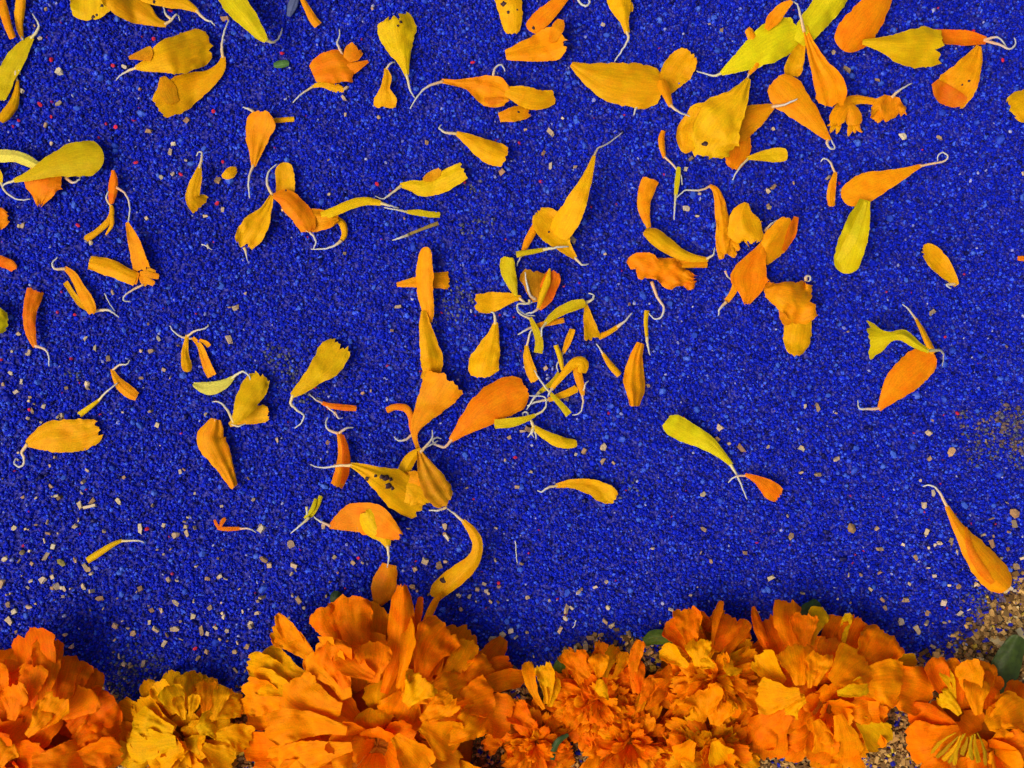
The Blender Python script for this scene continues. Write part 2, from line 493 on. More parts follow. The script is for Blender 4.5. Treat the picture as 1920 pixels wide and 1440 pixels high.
count = [0]
PLACES = []
def petal(label, col, blade, stalk=None, z=3, lobes=(), spots=(), stalks=(), folds=(), sz=None, sr=2.0, **kw):
    count[0] += 1
    sd = count[0]
    r = random.Random(sd)
    opt = dict(th=r.choice([-1, 1, 1]) * r.uniform(0.15, 0.55), arch=r.uniform(0.02, 0.06), ruf=r.uniform(0.06, 0.13), frill=r.uniform(0.04, 0.13),
               rnd=r.uniform(0.2, 0.7), rib=r.uniform(0.15, 0.45), fold=r.choice([0, 0, 0.12, -0.12]), fv=r.uniform(-0.3, 0.3), bank=r.uniform(-0.10, 0.10))
    mid = blade[len(blade) // 2]; PLACES.append((mid[0], mid[1], label))
    wmax = max(q[2] for q in blade)
    if kw.get('ruf', 1) > 0.061 and wmax > 9:
        opt['crs'] = [(r.uniform(0.3, 0.75), r.uniform(-1.2, 1.2), r.choice([-1, 1]) * r.uniform(0.16, 0.42)) for _ in range(1 if wmax < 20 else 2)]
    opt.update(kw)
    V, F, UV, T, nn = ribbon(blade, seed=sd, z0=z - 2.2, **opt)
    cx = Vector(V.mean(axis=0)); org = Vector((cx.x, cx.y, 0))
    many = bool(folds or stalk or lobes or spots or stalks)
    c = jit(col)
    if not many:
        o = mesh_obj('marigold_petal', V, F, PETAL, None, org, UV, c)
        return tag(o, label, 'petal', PETALS)
    root = empty('marigold_petal', org)
    tag(root, label, 'petal', PETALS)
    mesh_obj('blade', V, F, PETAL, root, org, UV, c)
    nv = T.shape[1]
    zb = T[0, nv // 2, 2] / K - 1.0
    allst = list(stalks)
    if stalk: allst.insert(0, stalk)
    for st in allst:
        st = [tuple(q) for q in st]
        b0 = blade[0]
        if math.hypot(st[0][0] - b0[0], st[0][1] - b0[1]) > math.hypot(st[-1][0] - b0[0], st[-1][1] - b0[1]): st = st[::-1]
        near = math.hypot(st[0][0] - b0[0], st[0][1] - b0[1]) < 22
        n = len(st); p3 = []
        base = zb if near else z + 3
        if near: st[0] = (b0[0] + (blade[1][0] - b0[0]) * 0.15, b0[1] + (blade[1][1] - b0[1]) * 0.15)
        end = sz if sz is not None else max(4.5, z * 0.8 + r.uniform(0, 3))
        for i, q in enumerate(st):
            t = i / (n - 1)
            p3.append((q[0], q[1], base * (1 - t) + end * t + 5 * math.sin(math.pi * t) * r.uniform(0.5, 1)))
        v, f, uv = tube(p3, max(sr, min(blade[0][2] * 0.85, 3.6)), sr * 0.55)
        sc = tuple(0.6 * a + 0.4 * b for a, b in zip(c, GREENISH))
        mesh_obj('stalk', v, f, STALK, root, org, uv, sc)
    for lb in lobes:
        o2 = dict(opt); o2.update(arch=0.08, fold=0, nu=12, nv=9, frill=0.12, crs=(), lin=False)
        pts = lb; zz = z + 2
        V2, F2, U2, _, _ = ribbon(pts, seed=sd * 3 + len(pts) + int(pts[0][0]), z0=zz, **o2)
        mesh_obj('lobe', V2, F2, PETAL, root, org, U2, jit(c, 0.1))
    for pts, fc in folds:                                            # an edge of the blade turned over onto itself, showing its other side
        V2, F2, U2, T2, _ = ribbon(pts, seed=sd * 5 + int(pts[0][0]), z0=0, nu=16, nv=9, arch=0, th=0.3, ruf=0.05, frill=0.05, rnd=0.3, wob=0.12, crimp=0)
        Tf = T.reshape(-1, 3)
        dd = ((V2[:, None, :2] - Tf[None, :, :2]) ** 2).sum(-1)
        wgt = 1 / (dd + (2.5 * K) ** 2) ** 2
        zl = (wgt * Tf[None, :, 2]).sum(1) / wgt.sum(1)
        V2[:, 2] = zl + V2[:, 2] * 0.6 + 0.9 * K
        mesh_obj('folded_edge', V2, F2, PETAL, root, org, U2 + 0.5, fc)
    for (sx, sy, sr_) in spots:
        tp = w3(sx, sy, z + 6)
        dd = ((T[..., 0] - tp.x) ** 2 + (T[..., 1] - tp.y) ** 2)
        i, j = np.unravel_index(dd.argmin(), dd.shape)
        ctr = Vector(T[i, j]); ctr.x, ctr.y = tp.x, tp.y
        nr = Vector(nn[i, j]); q = nr.to_track_quat('Z', 'Y').to_matrix()
        ctr.z = T[i, j, 2] - (nr.x * (ctr.x - T[i, j, 0]) + nr.y * (ctr.y - T[i, j, 1])) / max(nr.z, 0.3)
        vs = [ctr + nr * (1.3 * K)]; fs = []
        m = 11
        for k in range(m):
            an = 2 * math.pi * k / m; rr = sr_ * K * r.uniform(0.65, 1.15)
            vs.append(ctr + q @ Vector((rr * math.cos(an), rr * 1.2 * math.sin(an), 0.3 * K)))
        for k in range(m):
            vs.append(vs[1 + k] - nr * (1.5 * K))
        for k in range(m):
            k2 = (k + 1) % m
            fs.append((0, 1 + k, 1 + k2)); fs.append((1 + k, 1 + m + k, 1 + m + k2, 1 + k2))
        fs.append(tuple(range(2 * m, m, -1)))
        mesh_obj('dark_spot', vs, fs, SPOT, root, org)
    return root

# ---- top left
petal('slim amber petal running off the top left corner', A, [(-8, -25, 12), (4, 10, 9), (14, 45, 8), (22, 66, 7), (25, 73, 6)], th=0.9)
petal('second slim golden petal hanging from the top edge near the left corner', G, [(43, 74, 3), (37, 55, 6), (36, 30, 9), (38, 8, 10), (41, -20, 9)], [(46, 78), (43, 74), (41, 68)], th=0.8)
petal('dull olive yellow petal cut by the left edge with upright white stalk', LO, [(60, 70, 5), (47, 85, 12), (28, 112, 18), (12, 142, 18), (4, 172, 13), (1, 190, 8)], [(61, 26), (70, 40), (72, 54), (60, 70)], fold=0.3)
petal('small curled golden petal at the left edge under the olive one', G, [(33, 150, 3), (31, 172, 6), (25, 196, 10), (14, 212, 11), (6, 222, 9), (2, 229, 5)], [(37, 140), (37, 133), (32, 131), (29, 138), (33, 150)], th=0.8)
petal('blunt greenish yellow petal cut by the top edge with brown marks at its tip', Y, [(175, -40, 34), (172, -10, 41), (171, 15, 39), (174, 41, 27)], rnd=0.7, spots=[(196, 15, 3.5), (177, 34, 4), (185, 31, 3)], frill=0.05, rib=0.8)
petal('broad golden petal beside the blunt greenish yellow one at the top edge', G, [(312, 47, 5), (290, 40, 10), (262, 22, 25), (232, 0, 32), (200, -30, 30)], [(337, 40), (335, 30), (329, 28), (321, 38), (306, 49)], z=6)
petal('golden petal lying along the top edge with bent grey stalk', G, [(371, 21, 4), (352, 10, 9), (322, 0, 15), (285, -6, 14), (255, -14, 10)], [(403, 48), (396, 40), (384, 36), (371, 20)], z=12, stalks=[[(306, 12), (311, 26), (321, 37)]], spots=[(289, 4, 3.5)])
petal('lemon petal cut by the top edge with white hooked stalk at its lower end', L, [(499, 77, 5), (487, 64, 11), (467, 38, 17), (443, 10, 22), (420, -22, 22)], [(529, 52), (525, 68), (514, 79), (499, 76)], fold=0.35, fv=0.1)
petal('creased golden petal lying upper of two overlapping petals near top left', G, [(254, 127, 4), (280, 121, 15), (311, 107, 32), (345, 99, 37), (374, 90, 35), (400, 86, 22)], [(217, 151), (226, 141), (240, 133), (256, 127)], z=8, frill=0.10, th=0.35, fold=0.15, crs=[(0.42, -0.15, -0.45)], folds=[([(262, 126, 3), (280, 122, 8), (296, 119, 13), (306, 118, 15)], (0.74, 0.30, 0.002))])
petal('golden petal below the creased one with long pale stalk arching up', G, [(419, 106, 4), (413, 127, 10), (392, 147, 17), (356, 164, 29), (322, 184, 33), (295, 206, 20)], [(429, 37), (421, 58), (416, 84), (419, 107)], z=3, rnd=0.2, th=0.3, crs=[(0.5, 0.5, 0.4)], folds=[([(312, 150, 5), (320, 172, 16), (333, 200, 10)], (0.76, 0.33, 0.002))])
petal('large smooth olive yellow spoon shaped petal near the left edge', LO, [(26, 339, 4), (60, 328, 11), (98, 311, 21), (132, 301, 30), (165, 296, 33), (195, 294, 24)], [(4, 352), (10, 345), (26, 339)], z=14, th=0.55, rnd=0.9, frill=0.0, fold=0, ruf=0.04)
petal('pale lemon folded strip cut by the left edge above the spoon shaped petal', P, [(78, 316, 7), (57, 304, 10), (32, 294, 11), (0, 292, 12), (-25, 290, 12)], z=4, fold=0.4)
petal('short orange triangular petal tucked under the olive spoon shaped petal', O, [(88, 322, 30), (80, 346, 36), (77, 366, 20), (72, 389, 3)], [(122, 332), (136, 342), (148, 337), (151, 331)], z=3, rnd=0, lin=True)
petal('yellow petal end at the left edge with curled white stalk', Y, [(2, 343, 3), (-2, 330, 7), (-12, 318, 9), (-25, 305, 8)], [(57, 373), (40, 375), (22, 369), (8, 356), (3, 343)], z=5)
petal('golden foot shaped petal with small white hook on top', G, [(374, 313, 4), (369, 335, 10), (363, 356, 13), (362, 372, 14), (373, 383, 20), (379, 389, 20)], [(368, 293), (372, 285), (378, 287), (378, 299), (374, 313)], rnd=0.2, frill=0.08, fold=0.3, bend=(0.6, -0.15))
petal('tiny golden scrap of petal right of the foot shaped petal', G, [(416, 331, 3), (425, 328, 9), (435, 322, 10), (446, 315, 3)], frill=0.2)
petal('narrow rust orange petal standing above a forked golden strand', D, [(212, 319, 3), (213, 340, 8), (211, 360, 9), (208, 383, 4)], [(218, 351), (235, 363), (243, 385), (241, 412), (238, 418)], z=8, fold=0.4, sz=10)
petal('forked golden strand ending in two thin tails at left', G, [(208, 384, 3), (210, 398, 5), (203, 415, 6), (183, 434, 6), (158, 450, 7)], [(210, 352), (202, 362), (200, 374), (207, 385)], lobes=[[(209, 400, 4), (210, 420, 4), (204, 432, 3), (198, 441, 2)]], th=0.9)
petal('amber petal with a crumpled toothed cluster at its lower end', A, [(238, 417, 3), (246, 440, 9), (255, 468, 13), (262, 492, 15), (268, 512, 17)], [(270, 533), (246, 545), (233, 556), (232, 564), (245, 566)], z=6, frill=0.25, fold=-0.3,
      lobes=[[(262, 512, 4), (280, 515, 6), (299, 519, 5)], [(264, 516, 4), (276, 526, 6), (290, 533, 5)], [(262, 516, 4), (268, 528, 5), (275, 536, 3)], [(268, 508, 4), (282, 508, 5), (292, 510, 3)], [(256, 510, 6), (252, 522, 7), (252, 534, 4)]])
petal('blunt golden strip pointing left from the crumpled toothed cluster', G, [(255, 524, 13), (228, 512, 14), (200, 500, 16), (166, 492, 13)], rnd=0.05, z=4)
petal('bent amber strip with white hooked stalk at its top', A, [(121, 502, 4), (137, 516, 7), (150, 540, 9), (162, 560, 11), (170, 578, 10), (173, 591, 6)], [(108, 482), (98, 494), (104, 504), (121, 503)], z=6, fold=0.3)
petal('thin golden strip crossing under the bent amber strip', G, [(122, 529, 5), (138, 553, 5), (152, 570, 6), (172, 583, 4)], [(178, 583), (200, 581), (212, 586), (223, 595)], z=3)
petal('upright deep orange petal with blunt top near the left edge', D, [(66, 651, 4), (59, 630, 9), (55, 602, 12), (58, 572, 15), (68, 542, 17)], [(92, 687), (91, 667), (84, 655), (68, 651)], rnd=0.05, th=0.7, fold=-0.2)
petal('orange petal end poking in at the left edge, level with the foot shaped petal', O, [(-30, 415, 18), (0, 410, 20), (19, 410, 9)], frill=0.12)
petal('rust orange petal tip at the left edge, lower of two', D, [(-25, 484, 9), (0, 489, 10), (20, 498, 10), (27, 508, 7)], frill=0.1)
petal('bright lemon petal tip at the left edge', L, [(-40, 600, 30), (-10, 602, 29), (17, 607, 15)], rnd=0.5)
petal('small golden petal hanging left from a forked pair with white stalks', G, [(351, 628, 3), (348, 648, 5), (347, 668, 8), (350, 685, 10), (352, 698, 6)], [(391, 608), (386, 615), (366, 620), (351, 628)], frill=0.12, z=5)
petal('longer golden petal hanging right from the forked pair', A, [(361, 633, 3), (374, 648, 5), (383, 672, 8), (390, 690, 9), (398, 706, 9)], [(318, 611), (328, 624), (342, 632), (361, 633)], rnd=0.1, lobes=[[(374, 637, 2), (386, 643, 4), (393, 650, 4)]])
petal('small golden petal with grey stalk lying above a thin strand', A, [(210, 692, 3), (216, 707, 6), (230, 725, 11), (246, 738, 11), (258, 744, 8)], [(243, 675), (238, 683), (224, 684), (212, 690)], rnd=0.1, fold=0.35)
petal('thin yellow strand pointing down left to the big golden petal', Y, [(186, 750, 3), (173, 760, 4), (162, 768, 5), (148, 779, 6)], [(221, 718), (204, 731), (186, 750)], th=1.0, rnd=0.1, sz=9)
petal('large golden petal with curled white stalk near the left edge', G, [(50, 833, 6), (62, 828, 14), (90, 820, 28), (120, 818, 32), (152, 815, 30), (180, 808, 23), (193, 805, 15)], [(36, 862), (29, 861), (27, 869), (35, 875), (44, 871), (45, 858), (41, 848), (50, 834)], frill=0.12, th=0.45, rib=0.9)
petal('golden petal with two sharp pleats tapering downwards', A, [(405, 786, 10), (401, 802, 20), (396, 824, 28), (411, 855, 22), (425, 882, 15), (440, 916, 7)], [(390, 806), (391, 796), (399, 789), (410, 789)], fold=0.4, fv=0.35, rib=1.6, rnd=0.2, th=0.3)
petal('pale lemon leaf shaped petal with arched white stalk, left of the ragged yellow one', P, [(437, 708, 4), (422, 719, 9), (402, 727, 12), (382, 727, 11), (361, 720, 3)], [(472, 726), (468, 707), (456, 697), (444, 702), (437, 709)], sz=16)
petal('ragged yellow petal opening upwards with fine stalk at left', Y, [(437, 795, 4), (449, 777, 14), (463, 750, 22), (478, 725, 24), (487, 702, 19), (484, 692, 14)], [(398, 753), (411, 754), (424, 766), (437, 780)], z=6, frill=0.25, fold=0.2, th=0.3)
petal('lower golden lobe tucked under the ragged yellow petal', G, [(430, 797, 4), (452, 785, 12), (478, 778, 17), (505, 774, 17)], [(436, 786), (448, 799), (462, 793)], frill=0.15, sr=1.0)
petal('yellow trumpet shaped petal with frilled top and curled white stalk', Y, [(547, 742, 5), (565, 728, 12), (590, 705, 19), (610, 686, 27), (627, 662, 29), (642, 640, 24)], [(553, 803), (566, 791), (569, 778), (556, 768), (545, 756), (547, 743)], frill=0.20, rnd=0.1, th=0.55)
petal('thin amber strip right of the trumpet shaped petal', D, [(603, 755, 3), (620, 761, 5), (645, 764, 6), (669, 766, 5)], [(579, 738), (590, 748), (604, 755)], stalks=[[(610, 759), (623, 771), (628, 780)], [(627, 772), (635, 784), (643, 783)]], sr=1.3, rnd=0.1)
petal('folded deep orange petal standing upright left of the spotted golden petal', O, [(634, 810, 4), (642, 830, 9), (645, 855, 12), (641, 885, 14), (630, 913, 12)], [(614, 782), (611, 797), (618, 807), (634, 809)], z=14, fold=0.5, fv=0.3, stalks=[[(635, 809), (650, 803), (663, 802)]], rnd=0.1, folds=[([(645, 815, 3), (652, 848, 6), (651, 885, 6), (645, 905, 3)], (0.78, 0.13, 0.001))])
petal('wide golden petal stained with dark purple spots', G, [(657, 871, 4), (680, 880, 11), (706, 894, 21), (738, 912, 33), (768, 935, 36), (795, 955, 24)], [(581, 871), (603, 877), (630, 874), (656, 871)], z=4, frill=0.1, th=0.3, rib=1.4,
      spots=[(698, 891, 4), (713, 886, 3), (725, 889, 5), (731, 891, 6), (738, 894, 4), (735, 906, 7), (741, 911, 4)])
petal('folded golden flap crossing the spotted petal', G, [(790, 842, 4), (772, 858, 11), (758, 880, 12), (750, 905, 9), (748, 918, 6)], z=22, fold=0.4)
petal('small orange lobe between the spotted petal and the dark ribbed one', A, [(756, 895, 10), (770, 900, 18), (788, 905, 20), (799, 900, 10)], z=24)
petal('rounded golden lobe lying on the lower end of the spotted petal', G, [(750, 925, 16), (770, 922, 25), (790, 930, 22), (802, 945, 12)], z=26, frill=0.1)
petal('dark golden ribbed petal fanning down from the knot of white stalks', (0.66, 0.29, 0.004), [(786, 845, 4), (795, 870, 14), (808, 898, 23), (824, 926, 26), (842, 945, 17)], [(822, 826), (810, 833), (798, 838), (786, 846)], z=28, rib=1.8, fold=0.2, stalks=[[(811, 806), (809, 824), (795, 834)]])
petal('large orange fan petal opening up right from the knot of stalks', A, [(784, 842, 4), (777, 815, 6), (785, 790, 14), (805, 760, 26), (822, 735, 37), (842, 705, 40)], z=10, frill=0.10, rnd=0.15, th=0.35)
petal('thin orange strip curled like a hook beside the large orange fan petal', O, [(775, 815, 4), (773, 800, 6), (771, 782, 6), (761, 766, 7), (741, 763, 6), (724, 770, 6)], [(773, 812), (762, 824), (747, 826), (739, 819)], z=6, th=0.9)
petal('tall pleated golden petal above the orange fan petal', G, [(794, 583, 5), (797, 610, 11), (804, 645, 17), (810, 680, 21), (806, 705, 18)], z=5, fold=0.45, fv=0.2, lobes=[[(800, 690, 4), (796, 702, 6), (792, 712, 4)], [(806, 688, 4), (800, 696, 5), (795, 698, 4)]], frill=0.15)
petal('upright amber petal like a paddle, crossing a short petal', A, [(805, 605, 6), (802, 580, 12), (797, 548, 15), (796, 510, 16), (798, 478, 12), (800, 463, 7)], z=18, th=0.8, rnd=0.9, frill=0)
petal('short golden petal crossing beneath the paddle petal', A, [(744, 534, 4), (772, 530, 9), (805, 527, 14), (844, 525, 17)], z=3, rnd=0.1, frill=0.1)
petal('largest orange petal in the middle, pointing down left to a curled stalk', O, [(845, 826, 5), (868, 803, 15), (902, 774, 30), (938, 750, 37), (968, 736, 33), (991, 728, 16)], [(828, 823), (820, 820), (812, 826), (816, 833), (834, 838), (845, 827)], z=4, frill=0.06, th=0.5, ruf=0.04)
petal('golden drop shaped petal standing right of the pleated golden petal', G, [(930, 604, 4), (923, 635, 14), (913, 665, 25), (906, 690, 29), (906, 710, 17)], [(919, 584), (927, 589), (930, 604)], rnd=0.4, rib=0.6)
petal('blunt golden petal pointing left from the curl of white stalks', G, [(977, 558, 4), (950, 560, 12), (920, 567, 19), (889, 569, 17)], [(1000, 566), (988, 569), (977, 558)], rnd=0.05, z=6, fold=0.25)
petal('olive yellow club shaped petal above the curl of white stalks', LO, [(968, 555, 3), (959, 530, 11), (952, 505, 14), (951, 480, 12)], [(1003, 592), (985, 590), (972, 580), (972, 570), (990, 569), (993, 562)], z=8, fold=0.3)
petal('heart shaped dark amber petal with a white stalk lying on it', (0.60, 0.24, 0.004), [(1006, 566, 6), (1001, 540, 17), (998, 515, 24), (998, 502, 20)], [(984, 510), (988, 530), (992, 550), (994, 566)], z=5, frill=0.15, sz=26)
petal('rust amber petal leaning against the heart shaped one', D, [(1010, 580, 5), (1024, 555, 14), (1034, 525, 16), (1040, 507, 10)], [(985, 588), (1000, 585), (1011, 578)], z=6, fold=0.3)
petal('thin golden sliver standing in front of the heart shaped petal', Y, [(1009, 578, 3), (1017, 552, 6), (1026, 528, 6), (1031, 503, 2)], z=26, th=1)
petal('greenish yellow strip hanging under the curl of stalks', LO, [(994, 595, 3), (1003, 615, 6), (1011, 640, 8), (1009, 663, 8)], [(968, 575), (974, 588), (994, 595)], z=12, rnd=0.1)
petal('olive yellow petal with white hook at its right end', LO, [(1022, 606, 4), (1043, 588, 8), (1070, 575, 10), (1098, 567, 8)], [(1015, 632), (1016, 617), (1022, 606)], z=14, stalks=[[(1097, 568), (1110, 562), (1113, 553), (1103, 550)]], sr=2.1)
petal('thin brownish golden strip crossing behind the olive strips', A, [(998, 613, 4), (1018, 608, 5), (1040, 604, 5), (1058, 600, 5)], [(971, 627), (985, 619), (998, 613)], rnd=0.1)
petal('golden wedge petal hanging from the white hook', G, [(1098, 569, 3), (1102, 592, 8), (1107, 615, 13), (1112, 638, 16)], frill=0.2, rnd=0.1, z=6)
petal('thin golden strand slanting up right from the golden wedge', G, [(1122, 632, 6), (1140, 624, 5), (1158, 613, 4)], [(1185, 586), (1172, 602), (1157, 613)], th=1.0, sr=2)
petal('thin golden strand slanting down right under the golden wedge', G, [(1130, 662, 3), (1144, 684, 6), (1162, 704, 6)], [(1118, 644), (1130, 663)], th=1.0, rnd=0.1)
petal('thin upright yellow strand right of the golden wedge', Y, [(1213, 582, 5), (1211, 605, 4), (1213, 632, 3)], [(1219, 666), (1215, 650), (1213, 631)], th=1.0, sr=1.9)
petal('crumpled frilly orange petal with long curled stalk', O, [(1179, 499, 7), (1192, 492, 18), (1212, 498, 27), (1235, 507, 19), (1256, 512, 27), (1280, 520, 19), (1300, 524, 9), (1312, 520, 3)], [(1222, 528), (1232, 556), (1245, 578), (1238, 596), (1226, 597), (1216, 588)], z=4, frill=0.2, ruf=0.35, wob=0.3, th=0.3, lin=True, nu=36, rib=0.2,
      lobes=[[(1236, 515, 6), (1250, 530, 9), (1264, 540, 5)], [(1285, 518, 8), (1293, 533, 10), (1297, 545, 5)], [(1200, 497, 8), (1190, 484, 7), (1184, 477, 3)]])
petal('upright orange petal with slanted top, above the crumpled one', A, [(1217, 427, 4), (1209, 400, 10), (1208, 370, 14), (1221, 334, 16)], rnd=0.05, frill=0.05, th=0.6)
petal('long golden petal sweeping down right above the crumpled one', G, [(1328, 487, 4), (1290, 482, 9), (1255, 464, 14), (1226, 442, 15), (1206, 434, 6)], [(1340, 464), (1337, 478), (1327, 487)], z=12, fold=0.3)
petal('slim amber petal between the sweeping petal and the crumpled one', A, [(1228, 488, 5), (1258, 492, 8), (1290, 493, 9), (1327, 493, 9)], rnd=0.1, z=8)
petal('thin amber strand hanging right of the broad golden petal', A, [(1246, 296, 3), (1241, 275, 6), (1240, 258, 6), (1244, 244, 4)], [(1279, 346), (1277, 330), (1266, 314), (1246, 296)], th=0.8)
petal('thin yellow sliver with long white stalk under the amber strand', LO, [(1267, 366, 3), (1270, 340, 5), (1273, 312, 4)], [(1264, 412), (1265, 390), (1267, 365)], z=8)
petal('amber strap with white stalk ending in a crumpled frill', A, [(1330, 347, 3), (1344, 360, 7), (1352, 395, 12), (1356, 430, 14), (1358, 460, 16), (1362, 480, 14)], [(1267, 372), (1285, 357), (1312, 357), (1330, 347)], z=6, frill=0.35, fold=0.3, ruf=0.25,
      lobes=[[(1360, 455, 6), (1370, 470, 8), (1380, 482, 5)], [(1355, 460, 6), (1352, 475, 7), (1353, 488, 4)], [(1362, 450, 8), (1374, 455, 8), (1386, 470, 4)]])
petal('golden petal folded like a tent, right of the amber strap', G, [(1399, 380, 4), (1393, 402, 24), (1398, 428, 35), (1410, 446, 24), (1409, 464, 4)], z=20, fold=0.4, fv=0.1, lin=True, rnd=0.1, crs=[(0.6, 1.3, -0.3)])
petal('dark amber petal with rust edge pointing up right from the orange pile', A, [(1433, 494, 7), (1447, 465, 24), (1463, 440, 24), (1484, 409, 13)], [(1460, 412), (1446, 420), (1434, 434)], z=8, fold=0.35, fv=-0.4, folds=[([(1487, 410, 5), (1480, 438, 10), (1466, 472, 4)], (0.80, 0.17, 0.001))])
petal('bright orange kite shaped petal on top of the pile', O, [(1432, 452, 3), (1424, 475, 14), (1414, 495, 24), (1406, 519, 37), (1405, 540, 28), (1400, 573, 3)], z=26, lin=True, rnd=0, crs=[(0.5, 1.4, 0.3)], th=0.2, stalks=[[(1360, 508), (1364, 518), (1374, 527)]])
petal('short amber strap with white stalk under the kite shaped petal', A, [(1385, 525, 9), (1374, 548, 6), (1362, 566, 5)], [(1347, 591), (1350, 579), (1362, 566)], z=4)
petal('crumpled amber petal right of the kite shaped petal', A, [(1436, 548, 10), (1463, 553, 24), (1490, 562, 38), (1510, 566, 40), (1530, 562, 26)], z=16, lin=True, rnd=0, frill=0.2, ruf=0.3, wob=0.2, lobes=[[(1445, 555, 6), (1442, 545, 10), (1446, 528, 8)], [(1470, 575, 12), (1480, 590, 22), (1490, 598, 14)]], stalks=[[(1511, 527), (1511, 519), (1518, 518), (1519, 525), (1513, 528)]], sr=1.9)
petal('smooth golden petal hanging below the crumpled amber one', G, [(1505, 585, 16), (1497, 615, 26), (1493, 645, 24), (1491, 669, 10)], z=6, frill=0.06)
petal('long orange petal with looped white stalk near the right', A, [(1728, 310, 3), (1700, 322, 9), (1665, 336, 18), (1625, 351, 27), (1595, 365, 23), (1578, 372, 12)], [(1758, 302), (1759, 292), (1768, 286), (1777, 293), (1771, 302), (1752, 306), (1728, 310)], z=14, ruf=0.05, frill=0.03)
petal('olive yellow rolled petal hanging below the long orange one', LO, [(1622, 375, 10), (1609, 420, 22), (1597, 460, 27), (1588, 492, 24), (1584, 513, 14)], z=4, th=-0.9, rnd=0.9, frill=0, folds=[([(1610, 385, 3), (1597, 420, 7), (1581, 460, 9), (1569, 492, 6)], (0.74, 0.58, 0.01))])
petal('thin amber petal with white hook, left of the long orange one', A, [(1567, 322, 3), (1561, 345, 7), (1558, 368, 8), (1560, 388, 6)], [(1539, 303), (1546, 297), (1557, 305), (1567, 322)], fold=0.35)
petal('small golden petal alone at right with notched top', G, [(1794, 535, 5), (1781, 516, 12), (1761, 492, 18), (1742, 473, 16), (1727, 470, 8)], [(1783, 541), (1775, 534), (1785, 528)], frill=0.2)
petal('sliver of orange petal cut by the right edge', O, [(1908, 484, 4), (1922, 485, 5), (1945, 486, 5)])
petal('twisted olive yellow petal with flared end at right', LO, [(1742, 659, 4), (1718, 646, 8), (1694, 629, 11), (1671, 631, 9), (1650, 636, 22), (1626, 638, 38)], [(1755, 652), (1765, 658), (1769, 671), (1767, 687)], z=5, rnd=0.0, fold=0.5, fv=0.1, frill=0.12, bend=(0.5, -0.1))
petal('slim golden spike leaning over the twisted petal', G, [(1717, 597, 3), (1730, 622, 5), (1741, 645, 6), (1751, 663, 6)], [(1692, 570), (1705, 582), (1717, 597)], z=14, th=1.0)
petal('clean orange petal below the twisted one with hooked white stalk', O, [(1648, 769, 4), (1662, 748, 14), (1686, 718, 28), (1712, 694, 31), (1737, 674, 26), (1754, 664, 16)], [(1608, 751), (1611, 765), (1628, 767), (1648, 769)], z=4, ruf=0.04, th=0.45, frill=0.04)
petal('lemon petal with wavy edge lying alone right of centre', L, [(1372, 872, 4), (1350, 850, 9), (1320, 826, 16), (1287, 810, 20), (1260, 797, 20), (1244, 789, 11)], [(1400, 936), (1386, 900), (1372, 872)], z=8, fold=0.2)
petal('small rust orange petal crossing the stalk of the lone lemon petal', D, [(1397, 890, 3), (1420, 900, 8), (1445, 918, 17), (1464, 932, 14)], [(1365, 905), (1378, 894), (1397, 890)], frill=0.2, fold=0.35, z=6, sz=10)
petal('long amber petal lying by the brown sawdust at the right edge', A, [(1775, 949, 4), (1794, 985, 10), (1819, 1022, 20), (1848, 1060, 29), (1873, 1088, 27), (1890, 1106, 12)], [(1730, 912), (1745, 910), (1761, 922), (1775, 949)], z=6, th=0.6, ruf=0.03, frill=0.02, fold=0.2, folds=[([(1800, 985, 3), (1806, 1025, 7), (1830, 1065, 8), (1852, 1090, 4)], (0.80, 0.22, 0.001))])
petal('golden petal lying alone in the lower middle', G, [(1042, 911, 4), (1075, 907, 9), (1110, 914, 15), (1140, 928, 18), (1154, 940, 10)], [(1008, 920), (1016, 922), (1028, 914), (1042, 911)], frill=0.1)
petal('plump yellow petal below the tangle of thin strands', Y, [(998, 799, 4), (1020, 814, 8), (1045, 827, 11), (1070, 832, 9), (1083, 831, 6)], [(980, 780), (981, 774), (988, 773), (993, 784), (998, 799)], z=4, stalks=[[(997, 798), (998, 812), (1001, 820)], [(999, 812), (990, 820)], [(999, 814), (1006, 824)]], sr=1.7)
petal('olive golden strip lying across the end of the largest orange petal', LO, [(1004, 778, 3), (985, 786, 6), (955, 793, 9), (926, 795, 9)], [(993, 742), (1020, 744), (1024, 757), (1018, 770), (1004, 778)], z=22, rnd=0.1, sz=12)
petal('slim golden sliver at the top left of the tangle', Y, [(1042, 647, 5), (1050, 670, 5), (1055, 695, 3)], th=1.0, z=8)
petal('golden strip leaning right at the top of the tangle', G, [(1056, 662, 3), (1065, 640, 6), (1074, 616, 5)], [(1047, 697), (1044, 685), (1050, 672), (1056, 662)], rnd=0.1)
petal('thin dull strip running down left through the tangle', LO, [(1049, 699, 5), (1035, 718, 5), (1012, 735, 4)], [(988, 768), (1000, 748), (1012, 735)], sr=1.8)
petal('golden arch shaped strip bending over the tangle', G, [(1034, 730, 4), (1052, 707, 6), (1076, 681, 9), (1092, 682, 11), (1091, 700, 8)], [(1027, 744), (1030, 737), (1034, 730)], z=14, th=0.8)
petal('folded golden strip dropping from the arch at right', A, [(1093, 742, 3), (1089, 722, 7), (1083, 700, 8), (1077, 683, 4)], [(1073, 779), (1088, 773), (1093, 758), (1093, 742)], z=12, stalks=[[(1095, 735), (1097, 722), (1103, 714)]], sr=1.8)
petal('golden strip pointing right through the tangle', G, [(1028, 750, 4), (1050, 742, 6), (1068, 735, 7), (1083, 727, 7)], [(988, 761), (1005, 754), (1028, 750)], rnd=0.1)
petal('greenish strip crossing the tangle down to the right', LO, [(1030, 735, 3), (1045, 752, 5), (1056, 764, 6), (1067, 778, 7)], [(1002, 694), (1013, 713), (1030, 735)], z=16, rnd=0.1)
